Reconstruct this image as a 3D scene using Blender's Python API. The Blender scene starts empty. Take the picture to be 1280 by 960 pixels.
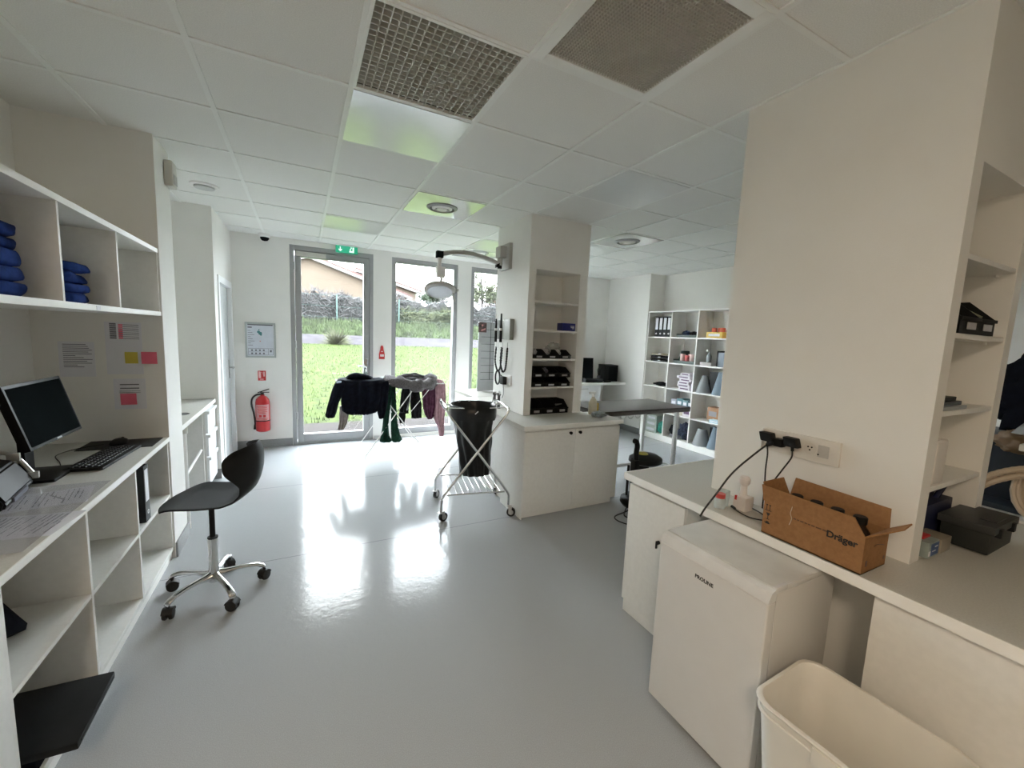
import bpy, bmesh, math, random
from mathutils import Vector, Matrix
from math import sin, cos, pi, radians
random.seed(7)
SC = bpy.context.scene
COL = SC.collection

# ------------------------------------------------------------------ camera
PITCH, ROLL, YAW, FPX = 0.1159, -0.0420, 0.4765, 511.5
_f = Vector((sin(YAW)*cos(PITCH), cos(YAW)*cos(PITCH), -sin(PITCH)))
_r = Vector((cos(YAW), -sin(YAW), 0.0))
_d = _f.cross(_r)
_r2 = cos(ROLL)*_r + sin(ROLL)*_d
_d2 = -sin(ROLL)*_r + cos(ROLL)*_d
cam_data = bpy.data.cameras.new('camera')
cam = bpy.data.objects.new('camera', cam_data)
COL.objects.link(cam)
cam.matrix_world = Matrix(((_r2.x, -_d2.x, -_f.x, -0.219), (_r2.y, -_d2.y, -_f.y, -2.747), (_r2.z, -_d2.z, -_f.z, 1.565), (0, 0, 0, 1)))
cam_data.sensor_width = 36.0
cam_data.lens = FPX/1280*36.0
cam_data.clip_start = 0.02
cam_data.clip_end = 400
SC.camera = cam

# ------------------------------------------------------------------ light
world = bpy.data.worlds.new('world'); SC.world = world
world.use_nodes = True
wn = world.node_tree.nodes; wl = world.node_tree.links
bg = wn['Background']
SKY_STRENGTH = 7.0
tc = wn.new('ShaderNodeTexCoord'); nz = wn.new('ShaderNodeTexNoise'); cr = wn.new('ShaderNodeValToRGB')
nz.inputs['Scale'].default_value = 3.0; nz.inputs['Detail'].default_value = 5
cr.color_ramp.elements[0].position = 0.3; cr.color_ramp.elements[0].color = (0.80, 0.88, 1.0, 1)
cr.color_ramp.elements[1].position = 0.75; cr.color_ramp.elements[1].color = (1.0, 1.0, 1.0, 1)
wl.new(tc.outputs['Generated'], nz.inputs['Vector']); wl.new(nz.outputs['Fac'], cr.inputs['Fac'])
wl.new(cr.outputs['Color'], bg.inputs['Color'])
bg.inputs['Strength'].default_value = SKY_STRENGTH
SC.view_settings.view_transform = 'Standard'
SC.view_settings.look = 'None'
SC.view_settings.exposure = 2.12
SC.view_settings.gamma = 1.0
SC.view_settings.use_curve_mapping = False
SC.cycles.use_denoising = True
SC.cycles.max_bounces = 14
SC.cycles.diffuse_bounces = 10
SC.cycles.glossy_bounces = 5
SC.cycles.transparent_max_bounces = 12
SC.cycles.sample_clamp_indirect = 8
SC.cycles.caustics_reflective = False
SC.cycles.caustics_refractive = False


def fill_area_light(name, loc, size, power, color):
    ld = bpy.data.lights.new(name, 'AREA'); ld.shape = 'SQUARE'; ld.size = size
    ld.energy = power; ld.color = color
    o = bpy.data.objects.new(name, ld); o.location = loc; COL.objects.link(o)
    return o

REAR_FILLS = [(-0.9, -3.7, 11.5)]  # position and power of the added fill lamp, out of view


# ------------------------------------------------------------------ materials
MATS = {}
def mat(name, col, rough=0.5, metal=0.0, spec=0.5, var=0.04, vscale=12.0, bump=0.0, bscale=200.0, coat=0.0, trans=0.0, alpha=1.0, emit=None, sheen=0.0):
    if name in MATS: return MATS[name]
    m = bpy.data.materials.new(name); m.use_nodes = True
    nt = m.node_tree; b = nt.nodes['Principled BSDF']
    b.inputs['Roughness'].default_value = rough
    b.inputs['Metallic'].default_value = metal
    b.inputs['Specular IOR Level'].default_value = spec
    b.inputs['Coat Weight'].default_value = coat
    b.inputs['Coat Roughness'].default_value = 0.08
    b.inputs['Transmission Weight'].default_value = trans
    b.inputs['Alpha'].default_value = alpha
    b.inputs['Sheen Weight'].default_value = sheen
    co = nt.nodes.new('ShaderNodeTexCoord')
    n = nt.nodes.new('ShaderNodeTexNoise'); n.inputs['Scale'].default_value = vscale; n.inputs['Detail'].default_value = 4
    r = nt.nodes.new('ShaderNodeValToRGB')
    c0 = [max(0, c*(1-var)) for c in col[:3]]+[1]; c1 = [min(1, c*(1+var)) for c in col[:3]]+[1]
    r.color_ramp.elements[0].position = 0.35; r.color_ramp.elements[0].color = c0
    r.color_ramp.elements[1].position = 0.65; r.color_ramp.elements[1].color = c1
    nt.links.new(co.outputs['Object'], n.inputs['Vector']); nt.links.new(n.outputs['Fac'], r.inputs['Fac'])
    nt.links.new(r.outputs['Color'], b.inputs['Base Color'])
    if bump > 0:
        n2 = nt.nodes.new('ShaderNodeTexNoise'); n2.inputs['Scale'].default_value = bscale; n2.inputs['Detail'].default_value = 3
        bp = nt.nodes.new('ShaderNodeBump'); bp.inputs['Strength'].default_value = bump; bp.inputs['Distance'].default_value = 0.004
        nt.links.new(co.outputs['Object'], n2.inputs['Vector']); nt.links.new(n2.outputs['Fac'], bp.inputs['Height'])
        nt.links.new(bp.outputs['Normal'], b.inputs['Normal'])
    if emit:
        b.inputs['Emission Color'].default_value = (*emit[:3], 1); b.inputs['Emission Strength'].default_value = emit[3]
    MATS[name] = m
    return m


def glass_mat(name, tint=(1, 1, 1), rough=0.0, milky=0.0):
    if name in MATS: return MATS[name]
    m = bpy.data.materials.new(name); m.use_nodes = True
    nt = m.node_tree
    for n in list(nt.nodes): nt.nodes.remove(n)
    out = nt.nodes.new('ShaderNodeOutputMaterial'); tr = nt.nodes.new('ShaderNodeBsdfTransparent')
    tr.inputs['Color'].default_value = (*tint, 1)
    gl = nt.nodes.new('ShaderNodeBsdfGlossy'); gl.inputs['Roughness'].default_value = rough
    lw = nt.nodes.new('ShaderNodeLayerWeight'); lw.inputs['Blend'].default_value = 0.5
    pw = nt.nodes.new('ShaderNodeMath'); pw.operation = 'POWER'; pw.inputs[1].default_value = 5.0
    fr = nt.nodes.new('ShaderNodeMath'); fr.operation = 'MULTIPLY_ADD'; fr.inputs[1].default_value = 0.75; fr.inputs[2].default_value = 0.03
    nt.links.new(lw.outputs['Facing'], pw.inputs[0]); nt.links.new(pw.outputs[0], fr.inputs[0])
    mx = nt.nodes.new('ShaderNodeMixShader')
    nt.links.new(fr.outputs[0], mx.inputs[0]); nt.links.new(tr.outputs[0], mx.inputs[1]); nt.links.new(gl.outputs[0], mx.inputs[2])
    last = mx
    if milky > 0:
        df = nt.nodes.new('ShaderNodeBsdfDiffuse'); df.inputs['Color'].default_value = (*tint, 1)
        m2 = nt.nodes.new('ShaderNodeMixShader'); m2.inputs[0].default_value = milky
        nt.links.new(mx.outputs[0], m2.inputs[1]); nt.links.new(df.outputs[0], m2.inputs[2]); last = m2
    nt.links.new(last.outputs[0], out.inputs[0])
    MATS[name] = m
    return m


def floor_mat():
    m = mat('floor_vinyl', (0.40, 0.415, 0.425), rough=0.13, spec=0.16, var=0.09, vscale=300)
    nt = m.node_tree; b = nt.nodes['Principled BSDF']
    src = b.inputs['Base Color'].links[0].from_socket
    co = nt.nodes.new('ShaderNodeTexCoord'); sp = nt.nodes.new('ShaderNodeSeparateXYZ')
    nt.links.new(co.outputs['Object'], sp.inputs[0])
    last = None
    for y0 in (0.275+1.79, 1.72+1.79):
        su = nt.nodes.new('ShaderNodeMath'); su.operation = 'SUBTRACT'; su.inputs[1].default_value = y0
        ab = nt.nodes.new('ShaderNodeMath'); ab.operation = 'ABSOLUTE'
        lt = nt.nodes.new('ShaderNodeMath'); lt.operation = 'LESS_THAN'; lt.inputs[1].default_value = 0.0022
        nt.links.new(sp.outputs['Y'], su.inputs[0]); nt.links.new(su.outputs[0], ab.inputs[0]); nt.links.new(ab.outputs[0], lt.inputs[0])
        if last is None: last = lt
        else:
            ad = nt.nodes.new('ShaderNodeMath'); ad.operation = 'MAXIMUM'
            nt.links.new(last.outputs[0], ad.inputs[0]); nt.links.new(lt.outputs[0], ad.inputs[1]); last = ad
    mx = nt.nodes.new('ShaderNodeMixRGB'); mx.inputs[2].default_value = (0.16, 0.16, 0.165, 1)
    nt.links.new(last.outputs[0], mx.inputs[0]); nt.links.new(src, mx.inputs[1]); nt.links.new(mx.outputs[0], b.inputs['Base Color'])
    n2 = nt.nodes.new('ShaderNodeTexNoise'); n2.inputs['Scale'].default_value = 30; n2.inputs['Detail'].default_value = 3
    bp = nt.nodes.new('ShaderNodeBump'); bp.inputs['Strength'].default_value = 0.30; bp.inputs['Distance'].default_value = 0.003
    nt.links.new(co.outputs['Object'], n2.inputs['Vector']); nt.links.new(n2.outputs['Fac'], bp.inputs['Height'])
    nt.links.new(bp.outputs['Normal'], b.inputs['Normal'])
    return m

WALL = mat('painted_plaster', (0.80, 0.79, 0.76), rough=0.75, spec=0.25, var=0.015, vscale=3, bump=0.12, bscale=260)
LAM = mat('white_laminate', (0.78, 0.77, 0.74), rough=0.45, var=0.02, vscale=40, bump=0.03, bscale=400)
LAMT = mat('grey_white_worktop', (0.56, 0.55, 0.51), rough=0.4, var=0.05, vscale=180)
LAMB = mat('white_lacquered_front', (0.86, 0.87, 0.88), rough=0.35, var=0.01)
EDGE = mat('bright_edge_band', (0.88, 0.87, 0.84), rough=0.4, var=0.01)
TILE = mat('mineral_ceiling_tile', (0.80, 0.80, 0.78), rough=0.9, spec=0.1, var=0.05, vscale=220, bump=0.15, bscale=350)
GRID = mat('white_ceiling_rail', (0.82, 0.83, 0.81), rough=0.4, var=0.01)
GLOSSP = mat('satin_ceiling_panel', (0.72, 0.73, 0.72), rough=0.28, metal=0.45, spec=0.8, var=0.01)
PLATE = mat('glossy_diffuser_plate', (0.75, 0.76, 0.74), rough=0.06, metal=0.35, spec=0.9, var=0.01)
ALU = mat('anodised_aluminium', (0.36, 0.365, 0.37), rough=0.42, metal=0.35, var=0.02)
SKIRT = mat('grey_vinyl_skirting', (0.27, 0.275, 0.275), rough=0.45, var=0.05, vscale=120)
STEEL = mat('stainless_steel', (0.58, 0.57, 0.55), rough=0.28, metal=1.0, var=0.04, vscale=60)
STEELD = mat('brushed_steel_top', (0.17, 0.16, 0.15), rough=0.33, metal=0.85, var=0.08, vscale=30)
CHROME = mat('polished_chrome', (0.70, 0.70, 0.70), rough=0.16, metal=1.0, var=0.02)
BLACK = mat('black_plastic', (0.010, 0.011, 0.012), rough=0.45, spec=0.18, var=0.1)
BLACKM = mat('matt_black_plastic', (0.012, 0.013, 0.014), rough=0.5, spec=0.18, var=0.1, bump=0.05, bscale=500)
RUBBER = mat('black_rubber', (0.012, 0.012, 0.012), rough=0.6, var=0.1)
SCREEN = mat('dark_screen', (0.010, 0.013, 0.014), rough=0.6, spec=0.0, var=0.05)
WPLAS = mat('white_plastic', (0.80, 0.79, 0.77), rough=0.35, var=0.01)
CREAMP = mat('cream_plastic', (0.56, 0.55, 0.50), rough=0.4, var=0.02)
FRIDGE = mat('fridge_enamel', (0.70, 0.69, 0.68), rough=0.35, var=0.01, bump=0.04, bscale=700)
FRIDGES = mat('fridge_side_enamel', (0.66, 0.65, 0.63), rough=0.3, var=0.01)
CARD = mat('brown_corrugated_cardboard', (0.30, 0.155, 0.066), rough=0.8, spec=0.2, var=0.08, vscale=70, bump=0.1, bscale=300)
PAPER = mat('white_paper', (0.74, 0.74, 0.78), rough=0.7, var=0.01)
INK = mat('grey_ink', (0.16, 0.16, 0.19), rough=0.8)
INKB = mat('black_ink', (0.015, 0.015, 0.015), rough=0.7)
PINK = mat('pink_sticky_note', (0.82, 0.16, 0.24), rough=0.7)
YELL = mat('yellow_sticky_note', (0.68, 0.56, 0.09), rough=0.7)
RED = mat('extinguisher_red', (0.52, 0.02, 0.025), rough=0.3, var=0.04)
REDS = mat('sign_red', (0.55, 0.03, 0.03), rough=0.5)
NAVY = mat('navy_fabric', (0.006, 0.008, 0.015), rough=0.85, spec=0.1, var=0.25, vscale=25, bump=0.3, bscale=60)
SCRUB = mat('blue_scrub_fabric', (0.018, 0.045, 0.20), rough=0.85, spec=0.1, var=0.3, vscale=20, bump=0.3, bscale=50)
DGREEN = mat('dark_green_fabric', (0.012, 0.045, 0.03), rough=0.85, spec=0.1, var=0.3, vscale=25, bump=0.3, bscale=60)
TAUPE = mat('taupe_fabric', (0.30, 0.26, 0.26), rough=0.85, spec=0.1, var=0.15, vscale=25, bump=0.3, bscale=60)
PALE = mat('pale_mint_fabric', (0.55, 0.66, 0.62), rough=0.85, spec=0.1, var=0.1, vscale=25, bump=0.2, bscale=60)
FUR = mat('grey_fleece', (0.15, 0.14, 0.145), rough=0.95, spec=0.1, var=0.35, vscale=90, bump=1.0, bscale=120)
PURP = mat('purple_fabric', (0.095, 0.035, 0.065), rough=0.85, spec=0.1, var=0.3, vscale=25, bump=0.2, bscale=60)
MAUVE = mat('mauve_fabric', (0.36, 0.22, 0.25), rough=0.85, spec=0.1, var=0.15, vscale=25, bump=0.2, bscale=60)
BLACKF = mat('black_fabric', (0.014, 0.015, 0.017), rough=0.9, spec=0.1, var=0.3, vscale=25, bump=0.3, bscale=60)
BAGB = mat('black_bin_liner', (0.007, 0.008, 0.009), rough=0.32, spec=0.35, var=0.2, vscale=15, bump=0.5, bscale=18)
CLEAR = glass_mat('clear_polythene', (0.86, 0.90, 0.90), 0.1, 0.35)
GLASS = glass_mat('window_glass', (0.98, 1.0, 0.99))
COLLAR = glass_mat('translucent_grey_plastic', (0.42, 0.44, 0.45), 0.15, 0.7)
TEAL = mat('teal_fabric', (0.05, 0.32, 0.25), rough=0.8, var=0.2, vscale=25, bump=0.2, bscale=60)
BIN = mat('bin_white_plastic', (0.74, 0.72, 0.67), rough=0.4, var=0.02, bump=0.04, bscale=500)


# ------------------------------------------------------------------ mesh tools
class MB:
    def __init__(self): self.bm = bmesh.new()
    def box(self, x0, x1, y0, y1, z0, z1, bev=0.0, seg=2):
        a, b = sorted((x0, x1)); c, d = sorted((y0, y1)); e, f = sorted((z0, z1))
        r = bmesh.ops.create_cube(self.bm, size=1.0); vs = r['verts']
        for v in vs: v.co = Vector((a+(v.co.x+.5)*(b-a), c+(v.co.y+.5)*(d-c), e+(v.co.z+.5)*(f-e)))
        if bev > 0:
            bev = min(bev, .45*min(b-a, d-c, f-e))
            es = list({ed for v in vs for ed in v.link_edges})
            bmesh.ops.bevel(self.bm, geom=es, offset=bev, segments=seg, affect='EDGES', profile=0.7)
        return self
    def obox(self, c, ax, ay, az, bev=0.0):
        """box about centre c with half axes given as vectors"""
        n0 = len(self.bm.verts)
        t = MB(); t.box(-1, 1, -1, 1, -1, 1)
        ax, ay, az, c = map(Vector, (ax, ay, az, c))
        for v in t.bm.verts: v.co = c + ax*v.co.x + ay*v.co.y + az*v.co.z
        if bev > 0: bmesh.ops.bevel(t.bm, geom=list(t.bm.edges), offset=bev, segments=2, affect='EDGES', profile=0.7)
        self.add(t); return self
    def add(self, other, M=None):
        m = bpy.data.meshes.new('tmp'); other.bm.to_mesh(m)
        if M is not None: m.transform(M)
        self.bm.from_mesh(m); bpy.data.meshes.remove(m); return self
    def ring_loft(self, rings, cap0=True, cap1=True, closed=True):
        vs = [[self.bm.verts.new(Vector(p)) for p in r] for r in rings]
        n = len(vs[0])
        for i in range(len(vs)-1):
            for j in range(n if closed else n-1):
                k = (j+1) % n
                try: self.bm.faces.new((vs[i][j], vs[i][k], vs[i+1][k], vs[i+1][j]))
                except ValueError: pass
        if closed and cap0: self.bm.faces.new(list(reversed(vs[0])))
        if closed and cap1: self.bm.faces.new(vs[-1])
        return self
    def lathe(self, c, prof, axis=(0, 0, 1), seg=24, cap=True):
        """prof = [(radius, height along axis)]"""
        ax = Vector(axis).normalized(); c = Vector(c)
        u = ax.orthogonal().normalized(); v = ax.cross(u)
        rings = [[c + ax*h + (u*cos(2*pi*k/seg) + v*sin(2*pi*k/seg))*max(r, 1e-4) for k in range(seg)] for r, h in prof]
        return self.ring_loft(rings, cap, cap)
    def cyl(self, a, b, r, seg=16, r2=None):
        a = Vector(a); b = Vector(b)
        return self.lathe(a, [(r, 0), (r if r2 is None else r2, (b-a).length)], b-a, seg)
    def tube(self, pts, r, seg=10, closed=False, rs=None):
        pts = [Vector(p) for p in pts]; n = len(pts)
        rings = []; u = None
        for i, p in enumerate(pts):
            if closed: t = (pts[(i+1) % n]-pts[i-1]).normalized()
            else: t = (pts[min(i+1, n-1)]-pts[max(i-1, 0)]).normalized()
            if u is None: u = t.orthogonal().normalized()
            else:
                u = (u - t*u.dot(t));
                u = u.normalized() if u.length > 1e-6 else t.orthogonal().normalized()
            v = t.cross(u); rr = rs[i] if rs else r
            rings.append([p+(u*cos(2*pi*k/seg)+v*sin(2*pi*k/seg))*rr for k in range(seg)])
        if closed: rings.append(rings[0]); return self.ring_loft(rings, False, False)
        return self.ring_loft(rings)
    def prism(self, poly, d):
        """poly = list of 3D points, extruded by vector d"""
        d = Vector(d)
        return self.ring_loft([[Vector(p) for p in poly], [Vector(p)+d for p in poly]])
    def sheet(self, pts, th):
        """grid of 3D points -> thin solid"""
        R, C = len(pts), len(pts[0])
        P = [[Vector(p) for p in row] for row in pts]
        N = [[None]*C for _ in range(R)]
        for i in range(R):
            for j in range(C):
                a = P[min(i+1, R-1)][j]-P[max(i-1, 0)][j]; b = P[i][min(j+1, C-1)]-P[i][max(j-1, 0)]
                nn = a.cross(b); N[i][j] = nn.normalized() if nn.length > 1e-9 else Vector((0, 0, 1))
        A = [[self.bm.verts.new(P[i][j]+N[i][j]*th/2) for j in range(C)] for i in range(R)]
        B = [[self.bm.verts.new(P[i][j]-N[i][j]*th/2) for j in range(C)] for i in range(R)]
        f = self.bm.faces.new
        for i in range(R-1):
            for j in range(C-1):
                f((A[i][j], A[i][j+1], A[i+1][j+1], A[i+1][j])); f((B[i][j], B[i+1][j], B[i+1][j+1], B[i][j+1]))
        for j in range(C-1):
            f((A[0][j+1], A[0][j], B[0][j], B[0][j+1])); f((A[R-1][j], A[R-1][j+1], B[R-1][j+1], B[R-1][j]))
        for i in range(R-1):
            f((A[i][0], A[i+1][0], B[i+1][0], B[i][0])); f((A[i+1][C-1], A[i][C-1], B[i][C-1], B[i+1][C-1]))
        return self
    def jitter(self, a, s=9.0, seed=0):
        from mathutils import noise
        for v in self.bm.verts:
            v.co += Vector(noise.noise_vector(v.co*s+Vector((seed, seed*2, 0))))*a
        return self


def rootof(o):
    while o.parent: o = o.parent
    return o

def obj(name, mb, m, parent=None, local=False, label=None, smooth=35, kind=None):
    bmesh.ops.recalc_face_normals(mb.bm, faces=list(mb.bm.faces))
    me = bpy.data.meshes.new(name); mb.bm.to_mesh(me); mb.bm.free()
    o = bpy.data.objects.new(name, me); COL.objects.link(o)
    for mm in (m if isinstance(m, (list, tuple)) else [m]): me.materials.append(mm)
    if parent is not None:
        r = rootof(parent)
        if not local: me.transform(r.matrix_basis.inverted())
        # sub-part frame equals the root frame
        o.parent = parent
    else:
        if me.vertices:
            xs = [v.co.x for v in me.vertices]; ys = [v.co.y for v in me.vertices]; zs = [v.co.z for v in me.vertices]
            c = Vector(((min(xs)+max(xs))/2, (min(ys)+max(ys))/2, min(zs)))
            me.transform(Matrix.Translation(-c)); o.location = c
    if smooth:
        me.shade_smooth(); me.set_sharp_from_angle(angle=radians(smooth))
    if label: o['label'] = label
    if kind: o['kind'] = kind
    return o

def tag(o, label, cat, group=None, kind=None):
    o['label'] = label; o['category'] = cat
    if group: o['group'] = group
    if kind: o['kind'] = kind
    return o

def thing(name, label, cat, loc, rz=0.0, group=None):
    o = bpy.data.objects.new(name, None); COL.objects.link(o)
    o.empty_display_size = 0.05
    o.matrix_basis = Matrix.Translation(Vector(loc)) @ Matrix.Rotation(rz, 4, 'Z')
    return tag(o, label, cat, group)

def dup(root, loc, rz=None, label=None, group=None):
    r = root.copy(); COL.objects.link(r)
    r.location = loc
    if rz is not None: r.rotation_euler = (0, 0, rz)
    if label: r['label'] = label
    if group: r['group'] = group
    for ch in list(root.children):
        c = ch.copy(); COL.objects.link(c); c.parent = r
        for g in list(ch.children):
            d = g.copy(); COL.objects.link(d); d.parent = c
    return r

def struct(name, mb, m, parent=None, smooth=30):
    o = obj(name, mb, m, parent, smooth=smooth)
    if parent is None: o['kind'] = 'structure'
    return o

def sroot(name, loc):
    o = bpy.data.objects.new(name, None); COL.objects.link(o); o.location = loc
    o.matrix_basis = Matrix.Translation(Vector(loc)); o['kind'] = 'structure'
    return o

def text(s, size, ext=0.0006, bold=0.0):
    """text mesh in the local XY plane, centred"""
    cu = bpy.data.curves.new('t', 'FONT'); cu.body = s; cu.size = size; cu.extrude = ext; cu.offset = bold
    cu.align_x = 'CENTER'; cu.align_y = 'CENTER'; cu.resolution_u = 3
    o = bpy.data.objects.new('t', cu); COL.objects.link(o)
    dg = bpy.context.evaluated_depsgraph_get(); dg.update()
    me = bpy.data.meshes.new_from_object(o.evaluated_get(dg))
    mb = MB(); mb.bm.from_mesh(me)
    bpy.data.objects.remove(o); bpy.data.curves.remove(cu); bpy.data.meshes.remove(me)
    return mb

def frame(o, ex, ey):
    """matrix taking local XY to world axes ex, ey at o"""
    ex = Vector(ex).normalized(); ey = Vector(ey).normalized(); ez = ex.cross(ey)
    return Matrix(((ex.x, ey.x, ez.x, o[0]), (ex.y, ey.y, ez.y, o[1]), (ex.z, ey.z, ez.z, o[2]), (0, 0, 0, 1)))

def put(mb, M):
    bmesh.ops.transform(mb.bm, matrix=M, verts=list(mb.bm.verts)); return mb

def arc(c, r, a0, a1, n, u=(1, 0, 0), v=(0, 0, 1)):
    c = Vector(c); u = Vector(u); v = Vector(v)
    return [c+u*r*cos(a0+(a1-a0)*i/n)+v*r*sin(a0+(a1-a0)*i/n) for i in range(n+1)]

def smooth_path(pts, n=8):
    pts = [Vector(p) for p in pts]; out = []
    for i in range(len(pts)-1):
        p0 = pts[max(i-1, 0)]; p1 = pts[i]; p2 = pts[i+1]; p3 = pts[min(i+2, len(pts)-1)]
        for k in range(n):
            t = k/n
            out.append(0.5*((2*p1)+(-p0+p2)*t+(2*p0-5*p1+4*p2-p3)*t*t+(-p0+3*p1-3*p2+p3)*t**3))
    out.append(pts[-1]); return out

CZ = 2.669          # ceiling height
WT = 0.825          # worktop height
YB = 3.316          # inner face of the window wall

# ================================================================== SETTING
struct('floor', MB().box(-2.2, 6.0, -7.2, 3.62, -0.12, 0.0), floor_mat(), smooth=None)

# ceiling with real openings where the special panels sit
UX = [-1.83, -1.204, -.605, 0, .604, 1.212, 1.674, 2.275, 2.739, 3.308, 3.91, 4.51, 5.11, 5.6]
VY = [-7.1, -6.6, -6.0, -5.4, -4.8, -4.2, -3.6, -3.0, -2.4, -1.796, -1.193, -.594, 0, .6, 1.197, 1.792, 2.385, 2.983, 3.4]
def cell(i, j): return UX[i], UX[i+1], VY[j], VY[j+1]
i0 = UX.index(0); j0 = VY.index(0)
GRILLE1 = (i0, j0-2); GRILLE2 = (i0+1, j0-3)
holes = {GRILLE1, GRILLE2}
cb = MB()
for i in range(len(UX)-1):
    for j in range(len(VY)-1):
        if (i, j) in holes: continue
        a, b, c, d = cell(i, j)
        cb.box(a, b, c, d, CZ+0.004, CZ+0.024)
cb.box(-2.2, 6.0, -7.2, 3.62, CZ+0.22, CZ+0.3)
struct('ceiling', cb, TILE, smooth=None)
gb = MB()
for x in UX[1:-1]: gb.box(x-.012, x+.012, -7.1, YB, CZ-0.002, CZ+0.005)
for y in VY[1:-1]: gb.box(-1.8, 5.3, y-.011, y+.011, CZ-0.001, CZ+0.0045)
struct('trim_1', gb, GRID, smooth=None)

# walls -------------------------------------------------------------
struct('wall_left', MB().box(-1.78, -1.58, -7.0, 3.6, 0, CZ+.02), WALL, smooth=None)
struct('wall_left_partition', MB().box(-1.58, -.992, .557, .885, 0, CZ+.02, .003), WALL, smooth=None)
# left wall beyond the recess holds a door
wl_ = MB()
wl_.box(-1.58, -.967, 2.19, 2.40, 0, CZ+.02); wl_.box(-1.58, -.967, 3.19, 3.40, 0, CZ+.02); wl_.box(-1.58, -.967, 2.40, 3.19, 2.03, CZ+.02)
wl_.box(-1.58, -1.10, 2.40, 3.19, 0, 2.03)
struct('wall_left_corner', wl_, WALL, smooth=None)
# back wall, door x -.34...675, windows .93..1.91 and 2.13..2.95
wb = MB()
T0, T1 = YB, 3.58
for a, b in ((-1.7, -.342), (.677, .93), (1.912, 2.13), (2.95, 3.12), (3.65, 6.0)): wb.box(a, b, T0, T1, 0, CZ+.02)
for a, b in ((-.342, .677), (.93, 1.912), (2.13, 2.95), (3.12, 3.65)): wb.box(a, b, T0, T1, 2.605, CZ+.02)
for a, b in ((.93, 1.912), (2.13, 2.95), (3.12, 3.65)): wb.box(a, b, T0, T1, 0, .045)
struct('wall_back', wb, WALL, smooth=None)
wr = MB()
wr.box(4.86, 5.5, 2.32, 3.4, 0, CZ+.02)
wr.box(5.2, 5.5, -7.0, 2.32, 0, CZ+.02)
struct('wall_right', wr, WALL, smooth=None)
wz = MB()
for a, b, c, d in ((-1.7, 5.4, 0, CZ),):
    wz.box(a, b, -7.15, -6.9, c, d+.02)
struct('wall_rear', wz, WALL, smooth=None)

def column(name, x0, x1, y0, y1, face):
    """square column with a recessed shelf niche in the face towards -y"""
    w = .075; nx0 = x0+w; nx1 = nx0+.495; dep = .30; zt = 2.19
    m = MB()
    m.box(x0, nx0, y0, y1, 0, CZ+.02); m.box(nx1, x1, y0, y1, 0, CZ+.02)
    m.box(nx0, nx1, y0, y1, zt, CZ+.02); m.box(nx0, nx1, y0+dep, y1, 0, zt)
    m.box(nx0, nx1, y0, y0+dep, 0, WT-.03)
    struct(name, m, WALL, smooth=None)
    return nx0, nx1, dep
NA = column('wall_centre_column', 1.639, 2.305, .60, 1.30, None)
NB = column('wall_right_column', 1.678, 2.32, -2.185, -1.395, None)

# skirtings
bb = MB(); bb.box(-.967, -.345, YB-.012, YB, 0, .10, .003)
struct('baseboard_back', bb, SKIRT)
bb = MB(); bb.box(-.992, -.980, .56, .885, 0, .10, .003); bb.box(-1.2, -.98, .885, .897, 0, .10, .003)
bb.box(-1.6, -.967, 2.178, 2.19, 0, .10); bb.box(-.967, -.955, 3.24, YB-.012, 0, .10)
struct('baseboard_left', bb, SKIRT)
bb = MB(); bb.box(4.848, 4.86, 2.32, YB, 0, .10, .003); bb.box(3.66, 4.86, YB-.012, YB, 0, .10, .003)
struct('baseboard_right', bb, SKIRT)
bb = MB(); bb.box(.69, .925, YB-.012, YB, 0, .05); bb.box(1.92, 2.13, YB-.012, YB, 0, .05)
struct('baseboard_window_wall', bb, mat('pale_skirting', (.6, .6, .6), rough=.4))

# windows and glazed door --------------------------------------------
def rect_frame(m, x0, x1, z0, z1, y0, y1, w, wb=None, wt=None):
    wb = wb or w; wt = wt or w
    m.box(x0, x0+w, y0, y1, z0, z1, .003); m.box(x1-w, x1, y0, y1, z0, z1, .003)
    m.box(x0+w, x1-w, y0, y1, z1-wt, z1, .003); m.box(x0+w, x1-w, y0, y1, z0, z0+wb, .003)
d = sroot('door_1', (.17, YB+.03, 0))
m = MB(); rect_frame(m, -.342, .677, 0.0, 2.605, YB-.004, YB+.10, .052, .02, .062); obj('door_frame', m, ALU, d)
m = MB(); rect_frame(m, -.286, .621, .022, 2.540, YB+.006, YB+.075, .072, .115, .075); leaf = obj('door_leaf', m, ALU, d)
m = MB(); m.box(-.216, .551, YB+.035, YB+.045, .135, 2.467); obj('pane', m, GLASS, leaf)
m = MB(); m.box(.568, .600, YB-.002, YB+.006, .93, 1.16, .003); m.cyl((.584, YB-.002, 1.06), (.584, YB-.06, 1.06), .010); m.tube([(.584, YB-.055, 1.06), (.52, YB-.055, 1.06), (.47, YB-.05, 1.06)], .010); obj('door_handle', m, CHROME, leaf)
m = MB(); m.box(-.27, .08, YB-.03, YB+.006, 2.475, 2.53, .004); obj('door_closer', m, CREAMP, leaf)
m = MB()
for z in (.35, 1.3, 2.3): m.cyl((-.288, YB-.006, z), (-.288, YB-.006, z+.09), .009)
obj('hinge', m, ALU, d)
for k, (a, b) in enumerate(((.93, 1.912), (2.13, 2.95), (3.12, 3.65))):
    d = sroot('window_%d' % (k+1), ((a+b)/2, YB+.03, .04))
    m = MB(); rect_frame(m, a, b, .045, 2.605, YB+.02, YB+.10, .062, .09, .07); fr = obj('window_frame', m, ALU, d)
    m = MB(); m.box(a+.06, b-.06, YB+.055, YB+.065, .13, 2.54); obj('pane', m, GLASS, fr)
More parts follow.
